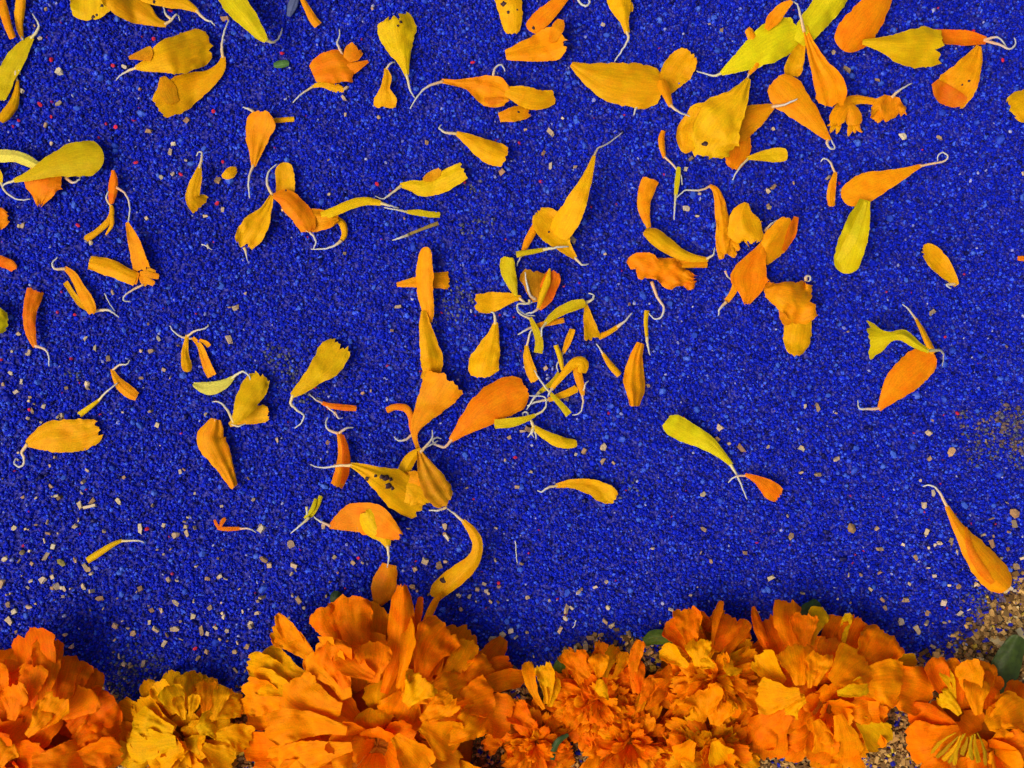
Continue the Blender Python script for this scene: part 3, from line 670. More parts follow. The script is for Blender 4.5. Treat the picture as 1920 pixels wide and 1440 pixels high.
petal('slim golden petal hanging left of the tangle with pale stalk', G, [(987, 647, 3), (989, 672, 8), (996, 697, 10), (1003, 717, 8)], [(1008, 612), (995, 622), (987, 647)], fold=0.35, sr=2)
petal('golden spindle shaped petal with closed top, right of centre', A, [(1201, 643, 7), (1192, 672, 13), (1189, 708, 20), (1191, 738, 17), (1190, 763, 8)], rib=1.6, fold=0.3, rnd=0.3, frill=0.06)
petal('long golden petal rising to a bent grey stalk above centre', G, [(1114, 292, 3), (1103, 328, 9), (1084, 372, 18), (1064, 412, 24), (1045, 445, 18)], [(1168, 248), (1141, 268), (1121, 279), (1114, 292)], z=14, th=0.3, rnd=0.2)
petal('broad golden petal with freckle crossing the rising one', G, [(1079, 484, 4), (1060, 464, 13), (1041, 436, 27), (1023, 413, 27), (1007, 394, 14)], [(1105, 495), (1091, 496), (1079, 484)], z=3, crs=[(0.6, 0.4, -0.15)], frill=0.1, spots=[(1029, 436, 2)])
petal('narrow brownish strip under the freckled golden petal', A, [(979, 477, 3), (988, 455, 7), (1000, 432, 7), (1004, 420, 5)], [(969, 499), (973, 488), (979, 476)], z=3, fold=0.3)
petal('thin yellow tube lying across the narrow brownish strip', LO, [(968, 477, 6), (992, 473, 5), (1018, 468, 4)], [(1066, 462), (1045, 464), (1018, 468)], z=18, sz=22, th=1.1, sr=2)
petal('small amber petal end hanging from the top edge', A, [(560, -15, 3), (575, 14, 6), (586, 34, 8), (597, 48, 8)], rnd=0.0, th=0.8)
petal('crumpled orange petal with a raised rounded lobe, near the top', O, [(586, 138, 16), (602, 131, 26), (625, 126, 31), (650, 127, 27), (665, 128, 24)], [(637, 55), (636, 70), (632, 80), (637, 92), (642, 104)], z=4, frill=0.06, rnd=0, rib=1.0, lobes=[[(650, 112, 8), (660, 101, 17), (672, 88, 15)], [(652, 132, 13), (672, 123, 8), (692, 114, 2)]], th=0.25, crs=[(0.4, 1.4, 0.3), (0.7, -0.5, -0.3)])
petal('thin golden strip with grey stalk under the crumpled orange petal', G, [(585, 162, 3), (605, 158, 6), (626, 164, 8), (646, 170, 6)], [(549, 193), (563, 178), (585, 162)])
petal('upright golden petal with ragged notched top and dark freckles', Y, [(763, 142, 4), (757, 115, 12), (748, 85, 27), (744, 60, 36), (742, 38, 32), (738, 26, 14)], [(778, 184), (769, 168), (764, 142)], frill=0.16, fold=0.2, fv=0.3, th=0.4, spots=[(750, 42, 3), (753, 47, 3), (748, 53, 2.4)])
petal('small twisted golden petal below the upright notched one', G, [(723, 128, 3), (726, 145, 8), (722, 165, 9), (722, 185, 21), (722, 204, 20)], [(742, 116), (732, 119), (723, 128)], rnd=0.1, fold=0.4, bend=(0.55, -0.2))
petal('wavy amber petal with long white stalk sweeping left', A, [(828, 152, 4), (855, 155, 6), (880, 158, 12), (903, 165, 25), (925, 172, 30), (945, 180, 22), (957, 185, 13)], [(769, 204), (785, 178), (806, 160), (828, 152)], z=8, frill=0.1, stalks=[[(928, 152), (925, 138), (931, 125), (941, 122), (948, 134)]], ruf=0.18, folds=[([(908, 190, 4), (925, 194, 7), (944, 192, 4)], (0.78, 0.22, 0.001))])
petal('golden petal pointing right from the wavy amber one', G, [(948, 170, 9), (980, 180, 19), (1012, 187, 19), (1041, 182, 12)], rnd=0.2, frill=0.06, z=4)
petal('ragged amber scrap below the golden petal that points right', A, [(936, 221, 9), (962, 214, 14), (985, 210, 13), (999, 207, 8)], frill=0.3, wob=0.15, spots=[(972, 210, 2)])
petal('orange petal with thin white stalk hanging straight down, left of centre top', A, [(475, 312, 4), (479, 285, 13), (484, 252, 24), (490, 225, 26), (494, 206, 17)], [(468, 372), (466, 338), (475, 312)], z=6, frill=0.1, rib=1.0, th=0.5)
petal('short golden bar sticking out behind the hanging orange petal', G, [(512, 226, 5), (530, 225, 5), (552, 223, 5)], [(455, 201), (465, 204), (476, 210)], rnd=0.1, th=1, z=3)
petal('golden tongue shaped petal with arched white stalk at the top of a chain of petals', G, [(535, 378, 16), (535, 345, 18), (534, 320, 17), (533, 304, 10)], [(511, 366), (501, 345), (504, 322), (520, 307)], z=4, rnd=0.7, frill=0.02)
petal('golden petal hanging down left from the chain of petals', G, [(510, 366, 4), (499, 393, 11), (480, 423, 24), (464, 446, 24), (456, 466, 14)], [(464, 490), (462, 478), (458, 464)], z=6, frill=0.2, rib=1.3, sr=0.9)
petal('bright orange petal sloping through the chain of petals', O, [(512, 367, 5), (536, 372, 18), (558, 394, 20), (575, 418, 19), (580, 436, 10)], z=14, fold=0.3, fv=0.3, spots=[(536, 357, 1.6)], stalks=[[(541, 381), (539, 390), (528, 394)]], sr=2)
petal('orange petal at the middle of the chain above a curled stalk', A, [(560, 428, 9), (585, 414, 23), (610, 412, 18), (636, 408, 8)], [(588, 467), (592, 452), (582, 436), (574, 428)], z=8, ruf=0.2)
petal('golden strap curling down to a white stalk at the right of the chain', G, [(630, 409, 5), (643, 422, 7), (646, 438, 6), (640, 452, 4)], [(583, 467), (610, 466), (630, 459), (640, 451)], z=5, th=0.9)
petal('long slim golden petal stretching right from the chain', Y, [(602, 404, 6), (625, 397, 9), (655, 384, 9), (685, 377, 8), (715, 381, 5)], [(748, 390), (732, 386), (714, 381)], z=16, fold=0.2, sz=9)
petal('small olive strip right of the long slim golden petal', LO, [(762, 397, 3), (785, 399, 6), (805, 402, 6), (826, 403, 5)], [(720, 389), (740, 393), (762, 397)], rnd=0.1)
petal('straight thin brown green strand like a twig', (0.36, 0.24, 0.06), [(822, 418, 4), (790, 430, 3), (765, 440, 3)], [(735, 450), (750, 446), (766, 440)], th=1.1)
petal('golden petal folded in the middle with frilled end and wiry stalk', Y, [(750, 347, 4), (774, 349, 11), (795, 353, 16), (825, 343, 19), (852, 329, 19), (872, 319, 17)], [(703, 367), (717, 373), (732, 364), (750, 347)], frill=0.12, rnd=0.05, fold=0.35, fv=-0.3, sr=1.6, folds=[([(794, 338, 3), (806, 334, 9), (818, 327, 9), (826, 318, 3)], (0.75, 0.33, 0.002))])
petal('golden trumpet petal pointing down right with white hook, upper middle', G, [(855, 249, 4), (878, 262, 11), (905, 278, 20), (930, 289, 23), (950, 296, 18)], [(828, 233), (824, 240), (834, 248), (855, 249)], rnd=0.1, frill=0.08, th=0.7)
petal('golden petal with purple dots cut by the top edge', G, [(950, -30, 20), (953, 0, 24), (958, 30, 22), (960, 50, 18), (963, 66, 9)], spots=[(944, 10, 5), (953, 25, 3), (970, 21, 1.8)], th=0.4)
petal('smooth orange petal cut by the top edge beside the dotted one', O, [(1066, -14, 7), (1038, 14, 14), (1012, 38, 18), (992, 58, 12)], spots=[(1000, 51, 3.2)], ruf=0.05, frill=0.03, z=4)
petal('amber petal with a diagonal fold below the smooth orange one', A, [(948, 103, 9), (975, 98, 17), (1010, 90, 27), (1040, 82, 31), (1066, 78, 10)], fold=0.4, fv=0.35, z=5, frill=0.12, folds=[([(1050, 44, 6), (1044, 62, 13), (1034, 88, 6)], (0.80, 0.26, 0.001))])
petal('golden petal at the top edge with long olive stalk curving down', G, [(1176, 62, 5), (1170, 38, 9), (1164, 14, 20), (1155, -20, 24)], [(1152, 115), (1168, 92), (1178, 72), (1176, 60)], frill=0.1, fold=0.4, lobes=[[(1160, 0, 14), (1175, 15, 14), (1183, 26, 6)]])
petal('large smooth golden petal lying sideways below the olive stalk', G, [(1071, 120, 5), (1100, 136, 19), (1145, 153, 37), (1190, 161, 42), (1226, 164, 36), (1246, 166, 18)], [(1188, 216), (1192, 205), (1198, 195)], th=0.45, frill=0.05, rib=0.7, ruf=0.06)
petal('upright golden petal leaning right of the large smooth one', G, [(1250, 174, 8), (1260, 148, 24), (1277, 122, 28), (1297, 97, 18)], rnd=0.3, z=4)
petal('thin folded amber petal at the joint of two golden petals', A, [(1258, 200, 4), (1250, 178, 8), (1243, 160, 10), (1240, 147, 5)], [(1296, 219), (1275, 211), (1258, 200)], z=22, fold=0.35, sz=28)
petal('big lemon petal slanting up right with white stalk', L, [(1352, 138, 4), (1383, 120, 17), (1420, 96, 30), (1458, 72, 36), (1500, 55, 26)], [(1305, 133), (1322, 138), (1340, 142), (1353, 137)], z=4, ruf=0.08)
petal('lemon petal cut by the top edge above the big lemon one', L, [(1497, 80, 16), (1525, 42, 25), (1550, 10, 27), (1580, -30, 25)], z=8, fold=0.25)
petal('small orange petal lying on the lemon petals', A, [(1437, 55, 5), (1450, 36, 12), (1468, 15, 10), (1486, 2, 4)], [(1508, 60), (1501, 30), (1496, 10), (1486, 2)], z=32, sz=30)
petal('narrow amber petal crossing the tip of the big lemon petal', A, [(1404, 140, 3), (1417, 118, 7), (1416, 85, 10), (1400, 51, 7)], [(1398, 160), (1400, 150), (1404, 139)], z=20, fold=0.3)
petal('broad yellow gold petal with wavy end and one dark spot', (0.86, 0.455, 0.002), [(1404, 147, 4), (1382, 185, 22), (1350, 222, 48), (1328, 254, 54), (1314, 286, 40), (1312, 300, 28)], z=10, frill=0.14, fold=0.12, ruf=0.2, rib=0.9, wob=0.16, rnd=0.3, crs=[(0.62, 0.6, -0.25), (0.5, -1.3, 0.2)], spots=[(1316, 277, 5)], folds=[([(1300, 212, 6), (1282, 240, 12), (1279, 268, 13), (1290, 292, 7)], (0.80, 0.38, 0.002))])
petal('golden petal with thin stalk lying right of the broad spotted one', A, [(1450, 199, 5), (1427, 211, 17), (1398, 227, 28), (1375, 243, 28), (1356, 262, 16)], [(1495, 185), (1473, 195), (1450, 199)], z=12, fold=0.25, sz=36)
petal('orange petal peeping from under the broad spotted one', O, [(1388, 245, 16), (1384, 275, 24), (1378, 300, 20), (1370, 317, 10)], z=3)
petal('small yellow paddle shaped petal with white stalk, upper right of centre', Y, [(1400, 297, 3), (1424, 293, 8), (1453, 291, 13), (1477, 290, 12)], [(1374, 338), (1384, 318), (1400, 297)], z=14, rnd=0.5, frill=0)
petal('broad smooth orange petal with small twisted stalk, upper right', A, [(1556, 263, 4), (1533, 237, 14), (1502, 202, 26), (1472, 172, 33), (1450, 150, 20)], [(1556, 258), (1565, 277), (1556, 278), (1551, 268), (1556, 263)], z=14, ruf=0.04, frill=0.03, th=0.5)
petal('small golden petal between the lemon and broad orange petals', G, [(1506, 80, 5), (1497, 102, 13), (1488, 128, 17), (1487, 147, 12)], z=6)
petal('long ribbed orange petal hanging from the lemon petals', A, [(1508, 45, 4), (1518, 80, 8), (1535, 120, 17), (1553, 155, 29), (1559, 182, 28), (1560, 203, 18)], z=20, rib=1.8, frill=0.1)
petal('smooth orange petal cut by the top edge, upper right', O, [(1662, -30, 12), (1650, 0, 22), (1622, 38, 33), (1596, 70, 32), (1583, 96, 16)], z=12, ruf=0.03, frill=0, rnd=0.8, th=0.6)
petal('yellow gold petal with ragged end right of the smooth orange one', Y, [(1617, 79, 5), (1652, 83, 14), (1698, 90, 34), (1738, 88, 37), (1777, 90, 28)], z=6, frill=0.15, fold=0.25)
petal('rust amber petal tapering right to two grey stalks', D, [(1849, 76, 7), (1815, 71, 14), (1780, 69, 14), (1745, 64, 10)], [(1902, 70), (1904, 82), (1893, 92), (1872, 83), (1849, 78)], z=10, stalks=[[(1888, 88), (1870, 70), (1850, 64)]], sr=2)
petal('amber petal with rust frilled tip at upper right', A, [(1836, 86, 5), (1824, 115, 19), (1805, 148, 32), (1785, 175, 36), (1768, 198, 22)], z=6, frill=0.2, rib=1.2, spots=[(1813, 155, 2.5), (1801, 161, 2)], folds=[([(1746, 158, 7), (1762, 176, 17), (1783, 188, 15), (1805, 196, 6)], (0.72, 0.17, 0.001))])
petal('frilly amber strap bending over like a bridge', A, [(1658, 196, 6), (1625, 188, 7), (1597, 189, 10), (1576, 208, 15), (1563, 240, 15)], z=8, frill=0.3, lobes=[[(1592, 196, 8), (1600, 218, 16), (1602, 238, 15)], [(1596, 234, 6), (1593, 246, 5), (1590, 256, 1)], [(1606, 232, 6), (1610, 242, 4), (1617, 249, 1)], [(1601, 234, 5), (1602, 244, 4), (1604, 250, 1)], [(1570, 226, 6), (1562, 232, 4), (1550, 236, 1)], [(1566, 232, 6), (1560, 242, 4), (1556, 250, 1)], [(1572, 234, 6), (1571, 243, 4), (1568, 252, 1)]], th=0.6)
petal('frilly amber petal end right of the bridge shaped strap', A, [(1672, 180, 14), (1668, 200, 32), (1664, 232, 30)], [(1710, 156), (1688, 168), (1673, 186)], z=5, frill=0.3, ruf=0.3, lobes=[[(1660, 195, 8), (1648, 212, 13), (1638, 228, 8)]])
petal('golden petal with scalloped edge cut by the right edge', G, [(1960, 190, 30), (1930, 196, 32), (1905, 204, 28), (1892, 210, 14)], frill=0.1)
petal('dark tipped golden splinter left of the lower orange petal', LO, [(602, 930, 4), (592, 952, 5), (580, 970, 4)], [(545, 1000), (562, 986), (580, 970)], lobes=[[(592, 935, 3), (585, 955, 4), (570, 972, 2)]], stalks=[[(575, 950), (576, 962), (574, 968)]], sr=1.8)
petal('orange petal partly hidden under a yellow one, lower middle', O, [(617, 988, 4), (640, 979, 17), (668, 970, 28), (700, 975, 30), (728, 992, 20), (752, 1009, 8)], [(588, 968), (600, 977), (617, 988)], z=3, frill=0.15, th=0.3)
petal('yellow petal lying on the orange one with its stalk pointing down', Y, [(728, 1025, 5), (719, 1005, 14), (702, 985, 22), (690, 968, 19), (682, 957, 10)], [(726, 1064), (729, 1045), (728, 1025)], z=14, th=0.5, sz=16, fold=0.2)
petal('rounded orange petal under the yellow petal stalk above the biggest flower', O, [(730, 1058, 14), (724, 1085, 22), (716, 1112, 21), (708, 1135, 8)], z=4, th=0.5, frill=0.05)
petal('golden ribbon petal bent in an S above the biggest flower, with one dark spot', G, [(868, 976, 4), (886, 998, 9), (896, 1025, 10), (884, 1055, 14), (855, 1080, 19), (828, 1102, 18), (814, 1122, 10)], [(836, 952), (850, 962), (868, 976)], z=10, fold=0.2, spots=[(831, 1087, 6)], stalks=[[(838, 951), (820, 957), (804, 957)]])
petal('tiny dried orange shred with thin dark stalk at lower left', D, [(407, 990, 3), (425, 992, 4), (450, 991, 3)], [(480, 998), (468, 992), (450, 991)], lobes=[[(410, 990, 2), (405, 982, 3), (402, 974, 2)], [(413, 989, 2), (417, 978, 4), (423, 971, 3)]], sr=1.5)
petal('thin yellow strand with white stalk among the wood chips at lower left', Y, [(229, 1013, 3), (210, 1022, 5), (185, 1038, 6), (163, 1052, 6)], [(271, 1018), (262, 1014), (229, 1013)], th=1.0, rnd=0.1)

# ------------------------------------------------------------------ marigold flower heads along the lower edge
FLOWERS = 'marigold flowers laid in a row along the bottom'
def mixcol(a, b, t): return tuple(p * (1 - t) + q * t for p, q in zip(a, b))
FO = (0.96, 0.255, 0.0005); FA = (0.97, 0.345, 0.0005); FD = (0.93, 0.19, 0.0005); FG = (0.95, 0.46, 0.001); FY = (0.90, 0.50, 0.002)

def head_petal(root, org, base, tip, w, col, sd, curl=0.15, droop=0.10, r=None, traced=False, tipw=0.72, nu=24, nv=17, **kw):
    """one petal of a head from base to tip (x, y, z in pixels)"""
    r = r or random.Random(sd)
    b, t = np.array(base, float), np.array(tip, float)
    if traced: b[2] += 38; t[2] += 22
    dvec = t - b; Lg = np.linalg.norm(dvec[:2]) + 1e-6
    side = np.array([-dvec[1], dvec[0]]) / Lg * r.uniform(-0.10, 0.10) * Lg
    pts = []
    for u, ww in ((0, 0.28), (0.3, 0.55), (0.6, 0.92), (0.84, 0.6 + 0.4 * tipw / 0.72 if tipw < 0.72 else 1.0), (1.0, tipw)):
        q = b + dvec * u
        bow = math.sin(math.pi * u)
        pts.append((q[0] + side[0] * bow, q[1] + side[1] * bow, w * ww, q[2] + curl * Lg * bow - droop * Lg * max(0, u - 0.7) * 3.3))
    opt = dict(th=r.choice([-1, 1, -1]) * r.uniform(0.15, 0.65), ruf=r.uniform(0.12, 0.32), frill=r.uniform(0.06, 0.18), crs=[(r.uniform(0.35, 0.8), r.uniform(-1.3, 1.3), r.choice([-1, 1]) * r.uniform(0.12, 0.42)) for _ in range(2)], rnd=r.uniform(0.3, 0.8), arch=0,
               rib=r.uniform(0.05, 0.45), crimp=r.uniform(0.03, 0.09), fold=r.choice([0, 0.2, -0.25, -0.15]), fv=r.uniform(-0.4, 0.4), bank=r.uniform(-0.35, 0.35), wob=0.14, thick=0.5)
    opt.update(kw)
    V, F, UV, T, nn = ribbon(pts, seed=sd, rows3=True, org=None if traced else root.location - Vector((0, 0, root.location.z)), nu=nu, nv=nv, **opt)
    V[:, 2] = np.maximum(V[:, 2], 1.5 * K)
    return mesh_obj('petal', V, F, FLOWER, root, root.location, UV, col)

def core(root, cx, cy, R, h, col):
    vs, fs = [], []
    m, n = 20, 7
    o = w3(cx, cy, 0) - root.location
    for i in range(n):
        a = math.pi / 2 * i / (n - 1)
        for k in range(m):
            b = 2 * math.pi * k / m
            q = 1 + 0.12 * noise1(k * 0.9 + i, cx)
            vs.append(root.location + o + Vector((R * K * q * math.cos(a) * math.cos(b), R * K * q * math.cos(a) * math.sin(b), h * K * math.sin(a) * q)))
    for i in range(n - 1):
        for k in range(m):
            a, b = i * m + k, i * m + (k + 1) % m
            fs.append((a, b, b + m, a + m))
    fs.append(tuple(range(m - 1, -1, -1)))
    mesh_obj('flower_core', vs, fs, FLOWER, root, root.location, [(v[0] * 200, v[1] * 200) for v in vs], col)

def flower(label, cx, cy, R, hh, rings, pal, seed, wf=1.0, traced=(), frill=None, ruf=None, tmax=0.78, core_col=(0.55, 0.14, 0.003), wild=0.0, dens=1.3, len0=0.62, rmin=0.0):
    r = random.Random(seed)
    root = empty('marigold_flower', w3(cx, cy, 0))
    tag(root, label, 'flower', FLOWERS)
    PLACES.append((cx, cy - R * 0.8, label))
    core(root, cx, cy, R * 0.72, hh * 0.6, core_col)
    sd = seed * 100
    for k in range(rings):
        t = k / max(1, rings - 1)
        rt = R * (1 - tmax * t)
        n = max(4, int(2 * math.pi * rt / (dens * 2 * R * 0.21 * wf * (1 - 0.25 * t))))
        ph = r.uniform(0, 6.28)
        for j in range(n):
            sd += 1
            a = ph + 2 * math.pi * (j + r.uniform(-0.28, 0.28)) / n
            rr = rt * r.uniform(0.84, 1.10)
            ln = R * (len0 - 0.24 * t) * r.uniform(0.85, 1.2)
            zt = 14 + hh * (0.25 + 0.75 * t ** 0.75) * r.uniform(0.86, 1.08)
            rb = max(rr - ln, -0.1 * R) if t < 0.6 else max(rr - ln, 0.02 * R)
            zb = max(6, zt - ln * (0.28 + 0.75 * t) * r.uniform(0.7, 1.2))
            a2 = a + r.uniform(-wild, wild)
            if wild > 0.38: rr *= r.uniform(0.75, 1.12); zt *= r.uniform(0.8, 1.2)
            base = (rb * math.cos(a), -rb * math.sin(a), zb)
            tip = (rr * math.cos(a2), -rr * math.sin(a2), zt)
            w = R * (0.21 - 0.055 * t) * wf * r.uniform(0.75, 1.25)
            c = r.choice(pal); c = mixcol(c, r.choice(pal), r.uniform(0, 0.5))
            kw = {}
            if frill: kw['frill'] = frill * r.uniform(0.6, 1.4)
            if ruf: kw['ruf'] = ruf * r.uniform(0.6, 1.4)
            head_petal(root, None, base, tip, w, c, sd, curl=0.10 + 0.18 * t, droop=r.uniform(0.0, 0.22), r=r, nu=16, nv=13, **kw)
    for q in traced:
        sd += 1
        bx, by, bz, tx, ty, tz, w, c = q[:8]
        kw = q[8] if len(q) > 8 else {}
        head_petal(root, None, (bx, by, bz), (tx, ty, tz), w, c, sd, traced=True, r=random.Random(sd), **{**dict(curl=0.06, droop=0.05), **kw})
    return root

# pixel positions of tips read off the photograph, heights judged from the overlaps
flower('large deep orange marigold cut by the bottom left corner', 15, 1420, 215, 110, 5, [FO, FO, FD, FD], 1, wf=1.1, dens=1.15, wild=0.3, traced=[
    (70, 1330, 60, 55, 1172, 40, 40, FD, dict(th=0.5)), (80, 1320, 75, 92, 1192, 60, 30, FO), (110, 1330, 60, 148, 1226, 45, 34, FD), (120, 1350, 60, 178, 1250, 40, 26, FD),
    (130, 1370, 50, 218, 1310, 36, 42, FD), (110, 1340, 70, 160, 1285, 70, 44, FO), (140, 1390, 55, 228, 1345, 30, 34, FO), (120, 1410, 50, 212, 1390, 40, 42, FO),
    (130, 1425, 50, 232, 1418, 30, 36, FO), (30, 1330, 70, 18, 1235, 50, 22, FO), (40, 1320, 90, 66, 1240, 80, 28, FO), (60, 1370, 100, 118, 1300, 110, 28, FA), (50, 1380, 110, 88, 1310, 125, 20, FA),
    (20, 1350, 100, 20, 1280, 110, 28, FO), (-5, 1440, 120, 15, 1385, 140, 34, FA), (10, 1330, 80, -25, 1240, 60, 30, FO), (60, 1430, 90, 170, 1430, 70, 44, FO)])
flower('small ragged golden yellow marigold second from the left', 352, 1372, 126, 80, 5, [FG, FG, FY, FA], 2, wf=0.85, frill=0.14, core_col=(0.30, 0.12, 0.003), dens=1.15, traced=[
    (345, 1340, 50, 313, 1285, 60, 26, FY, dict(th=-0.4)), (350, 1330, 45, 348, 1262, 40, 22, FG), (325, 1340, 40, 288, 1280, 36, 20, FG), (385, 1340, 50, 388, 1272, 45, 20, FA),
    (400, 1350, 50, 422, 1285, 45, 16, FG), (330, 1365, 50, 256, 1310, 36, 24, FG), (325, 1370, 60, 246, 1348, 50, 28, FY), (330, 1390, 55, 236, 1395, 36, 36, FY),
    (350, 1400, 50, 275, 1430, 50, 34, FG), (400, 1380, 50, 474, 1392, 36, 26, FG), (390, 1350, 45, 455, 1322, 36, 20, FG), (380, 1400, 50, 440, 1434, 40, 28, FG), (370, 1370, 90, 408, 1355, 95, 30, FY), (355, 1345, 80, 365, 1300, 90, 12, FG), (345, 1350, 80, 330, 1305, 85, 12, FG)])
flower('biggest marigold with long tongue petals at the bottom, left of centre', 718, 1372, 238, 125, 6, [FO, FA, FA, FO, FG], 3, wf=0.95, dens=1.1, wild=0.35, traced=[
    (690, 1235, 70, 651, 1112, 50, 44, FO, dict(th=0.4, rnd=0.7)), (640, 1230, 60, 602, 1134, 40, 32, FO, dict(frill=0.16)), (600, 1240, 55, 518, 1150, 30, 17, FA, dict(rnd=0.3, tipw=0.3)),
    (600, 1250, 60, 508, 1178, 40, 24, FA), (580, 1270, 55, 494, 1214, 40, 24, FG), (560, 1290, 50, 460, 1242, 36, 24, FG), (560, 1310, 70, 470, 1275, 60, 26, FG),
    (560, 1340, 60, 447, 1302, 40, 36, FA), (720, 1300, 70, 754, 1094, 80, 27, FO, dict(th=0.7, fold=0.5, fv=0.1, rnd=0.1, frill=0.12, tipw=0.28)), (745, 1290, 90, 764, 1150, 100, 15, FA, dict(fold=-0.5, th=-0.6, tipw=0.25)),
    (760, 1240, 60, 789, 1118, 50, 7, FD), (790, 1240, 70, 826, 1112, 40, 8, FA, dict(th=1, rnd=0.2, tipw=0.4)), (790, 1270, 70, 842, 1172, 50, 42, FO, dict(frill=0.12, ruf=0.3)), (810, 1290, 70, 884, 1196, 50, 24, FA),
    (840, 1300, 50, 946, 1196, 26, 24, FD, dict(rnd=0.0, th=0.3, tipw=0.35)), (850, 1310, 50, 962, 1240, 26, 18, FD), (850, 1300, 80, 928, 1252, 60, 38, FO, dict(ruf=0.3)), (850, 1320, 70, 985, 1270, 30, 20, FO),
    (860, 1350, 70, 965, 1350, 40, 42, FO), (850, 1330, 90, 930, 1300, 80, 40, FO), (600, 1380, 60, 455, 1400, 40, 28, FO), (600, 1350, 60, 458, 1345, 40, 26, FA), (620, 1400, 80, 500, 1415, 60, 26, FA), (610, 1370, 90, 520, 1340, 80, 24, FO), (640, 1330, 110, 535, 1280, 90, 44, FA, dict(th=0.5)), (650, 1310, 110, 575, 1210, 90, 38, FA, dict(th=-0.4)),
    (650, 1290, 120, 615, 1200, 100, 34, FO), (700, 1270, 120, 640, 1215, 120, 30, FO), (700, 1280, 110, 700, 1200, 110, 36, FO), (760, 1320, 130, 800, 1265, 150, 34, FG, dict(frill=0.2, ruf=0.3)),
    (650, 1370, 110, 492, 1372, 80, 32, FA), (660, 1400, 110, 520, 1436, 70, 32, FA), (790, 1360, 130, 860, 1400, 110, 38, FA), (760, 1310, 120, 880, 1272, 100, 30, FA, dict(frill=0.2, ruf=0.35)), (790, 1352, 120, 852, 1302, 125, 28, FA, dict(frill=0.2)), (835, 1392, 100, 912, 1335, 95, 32, FA), (740, 1380, 130, 800, 1450, 110, 36, FA)])
flower('small loose orange marigold between the biggest flower and the frilly cluster', 1003, 1378, 92, 70, 5, [FO, FO, FA, FD], 4, wf=0.7, frill=0.32, ruf=0.4, wild=0.8, dens=1.0, traced=[
    (1020, 1330, 40, 990, 1238, 40, 12, FA), (1025, 1320, 45, 1012, 1240, 50, 18, FG, dict(frill=0.25)), (1030, 1325, 45, 1036, 1268, 45, 14, FG), (1000, 1360, 60, 955, 1320, 40, 26, FD)])
flower('compact orange marigold with green cup showing on its left', 1115, 1290, 98, 90, 6, [FO, FA, FO, FD], 5, wf=0.66, frill=0.3, ruf=0.4, wild=0.6, dens=1.0, traced=[
    (1105, 1270, 60, 1072, 1215, 55, 24, FO), (1125, 1270, 80, 1122, 1225, 85, 20, FA), (1135, 1270, 60, 1160, 1212, 40, 14, FG), (1150, 1270, 60, 1170, 1220, 50, 12, FA), (1120, 1300, 90, 1140, 1290, 110, 26, FG)])
flower('shaggy dark orange marigold low in the frilly cluster', 1178, 1375, 122, 80, 6, [FD, FO, FO, FA], 6, wf=0.55, frill=0.32, ruf=0.42, wild=0.9, dens=1.05, traced=[
    (1190, 1300, 60, 1203, 1200, 45, 12, FO), (1200, 1300, 70, 1180, 1240, 60, 20, FD), (1210, 1330, 80, 1245, 1290, 70, 12, FO), (1200, 1320, 80, 1222, 1270, 75, 14, FO)])
flower('frilly amber marigold sticking up highest in the middle cluster', 1325, 1248, 118, 110, 6, [FO, FA, FO, FG], 7, wf=0.7, frill=0.3, ruf=0.42, wild=0.8, dens=1.0, traced=[
    (1300, 1220, 60, 1285, 1135, 50, 26, FO, dict(frill=0.2)), (1300, 1230, 60, 1250, 1165, 40, 24, FD), (1335, 1220, 60, 1354, 1126, 50, 7, FO), (1345, 1220, 60, 1372, 1148, 50, 26, FD),
    (1360, 1230, 60, 1402, 1162, 40, 14, FO), (1310, 1250, 90, 1308, 1195, 95, 26, FG), (1340, 1250, 100, 1312, 1240, 110, 14, FG), (1290, 1250, 60, 1238, 1215, 45, 18, FG), (1360, 1260, 90, 1380, 1240, 90, 28, FG)])
flower('ragged orange marigold at the bottom edge below the highest frilly one', 1322, 1385, 122, 95, 6, [FO, FA, FO, FG], 8, wf=0.72, frill=0.3, ruf=0.4, wild=0.7, dens=1.0, traced=[
    (1320, 1340, 90, 1310, 1290, 95, 40, FA), (1340, 1360, 90, 1350, 1310, 100, 34, FA), (1340, 1390, 90, 1360, 1430, 70, 26, FG), (1300, 1390, 80, 1268, 1430, 60, 26, FA)])
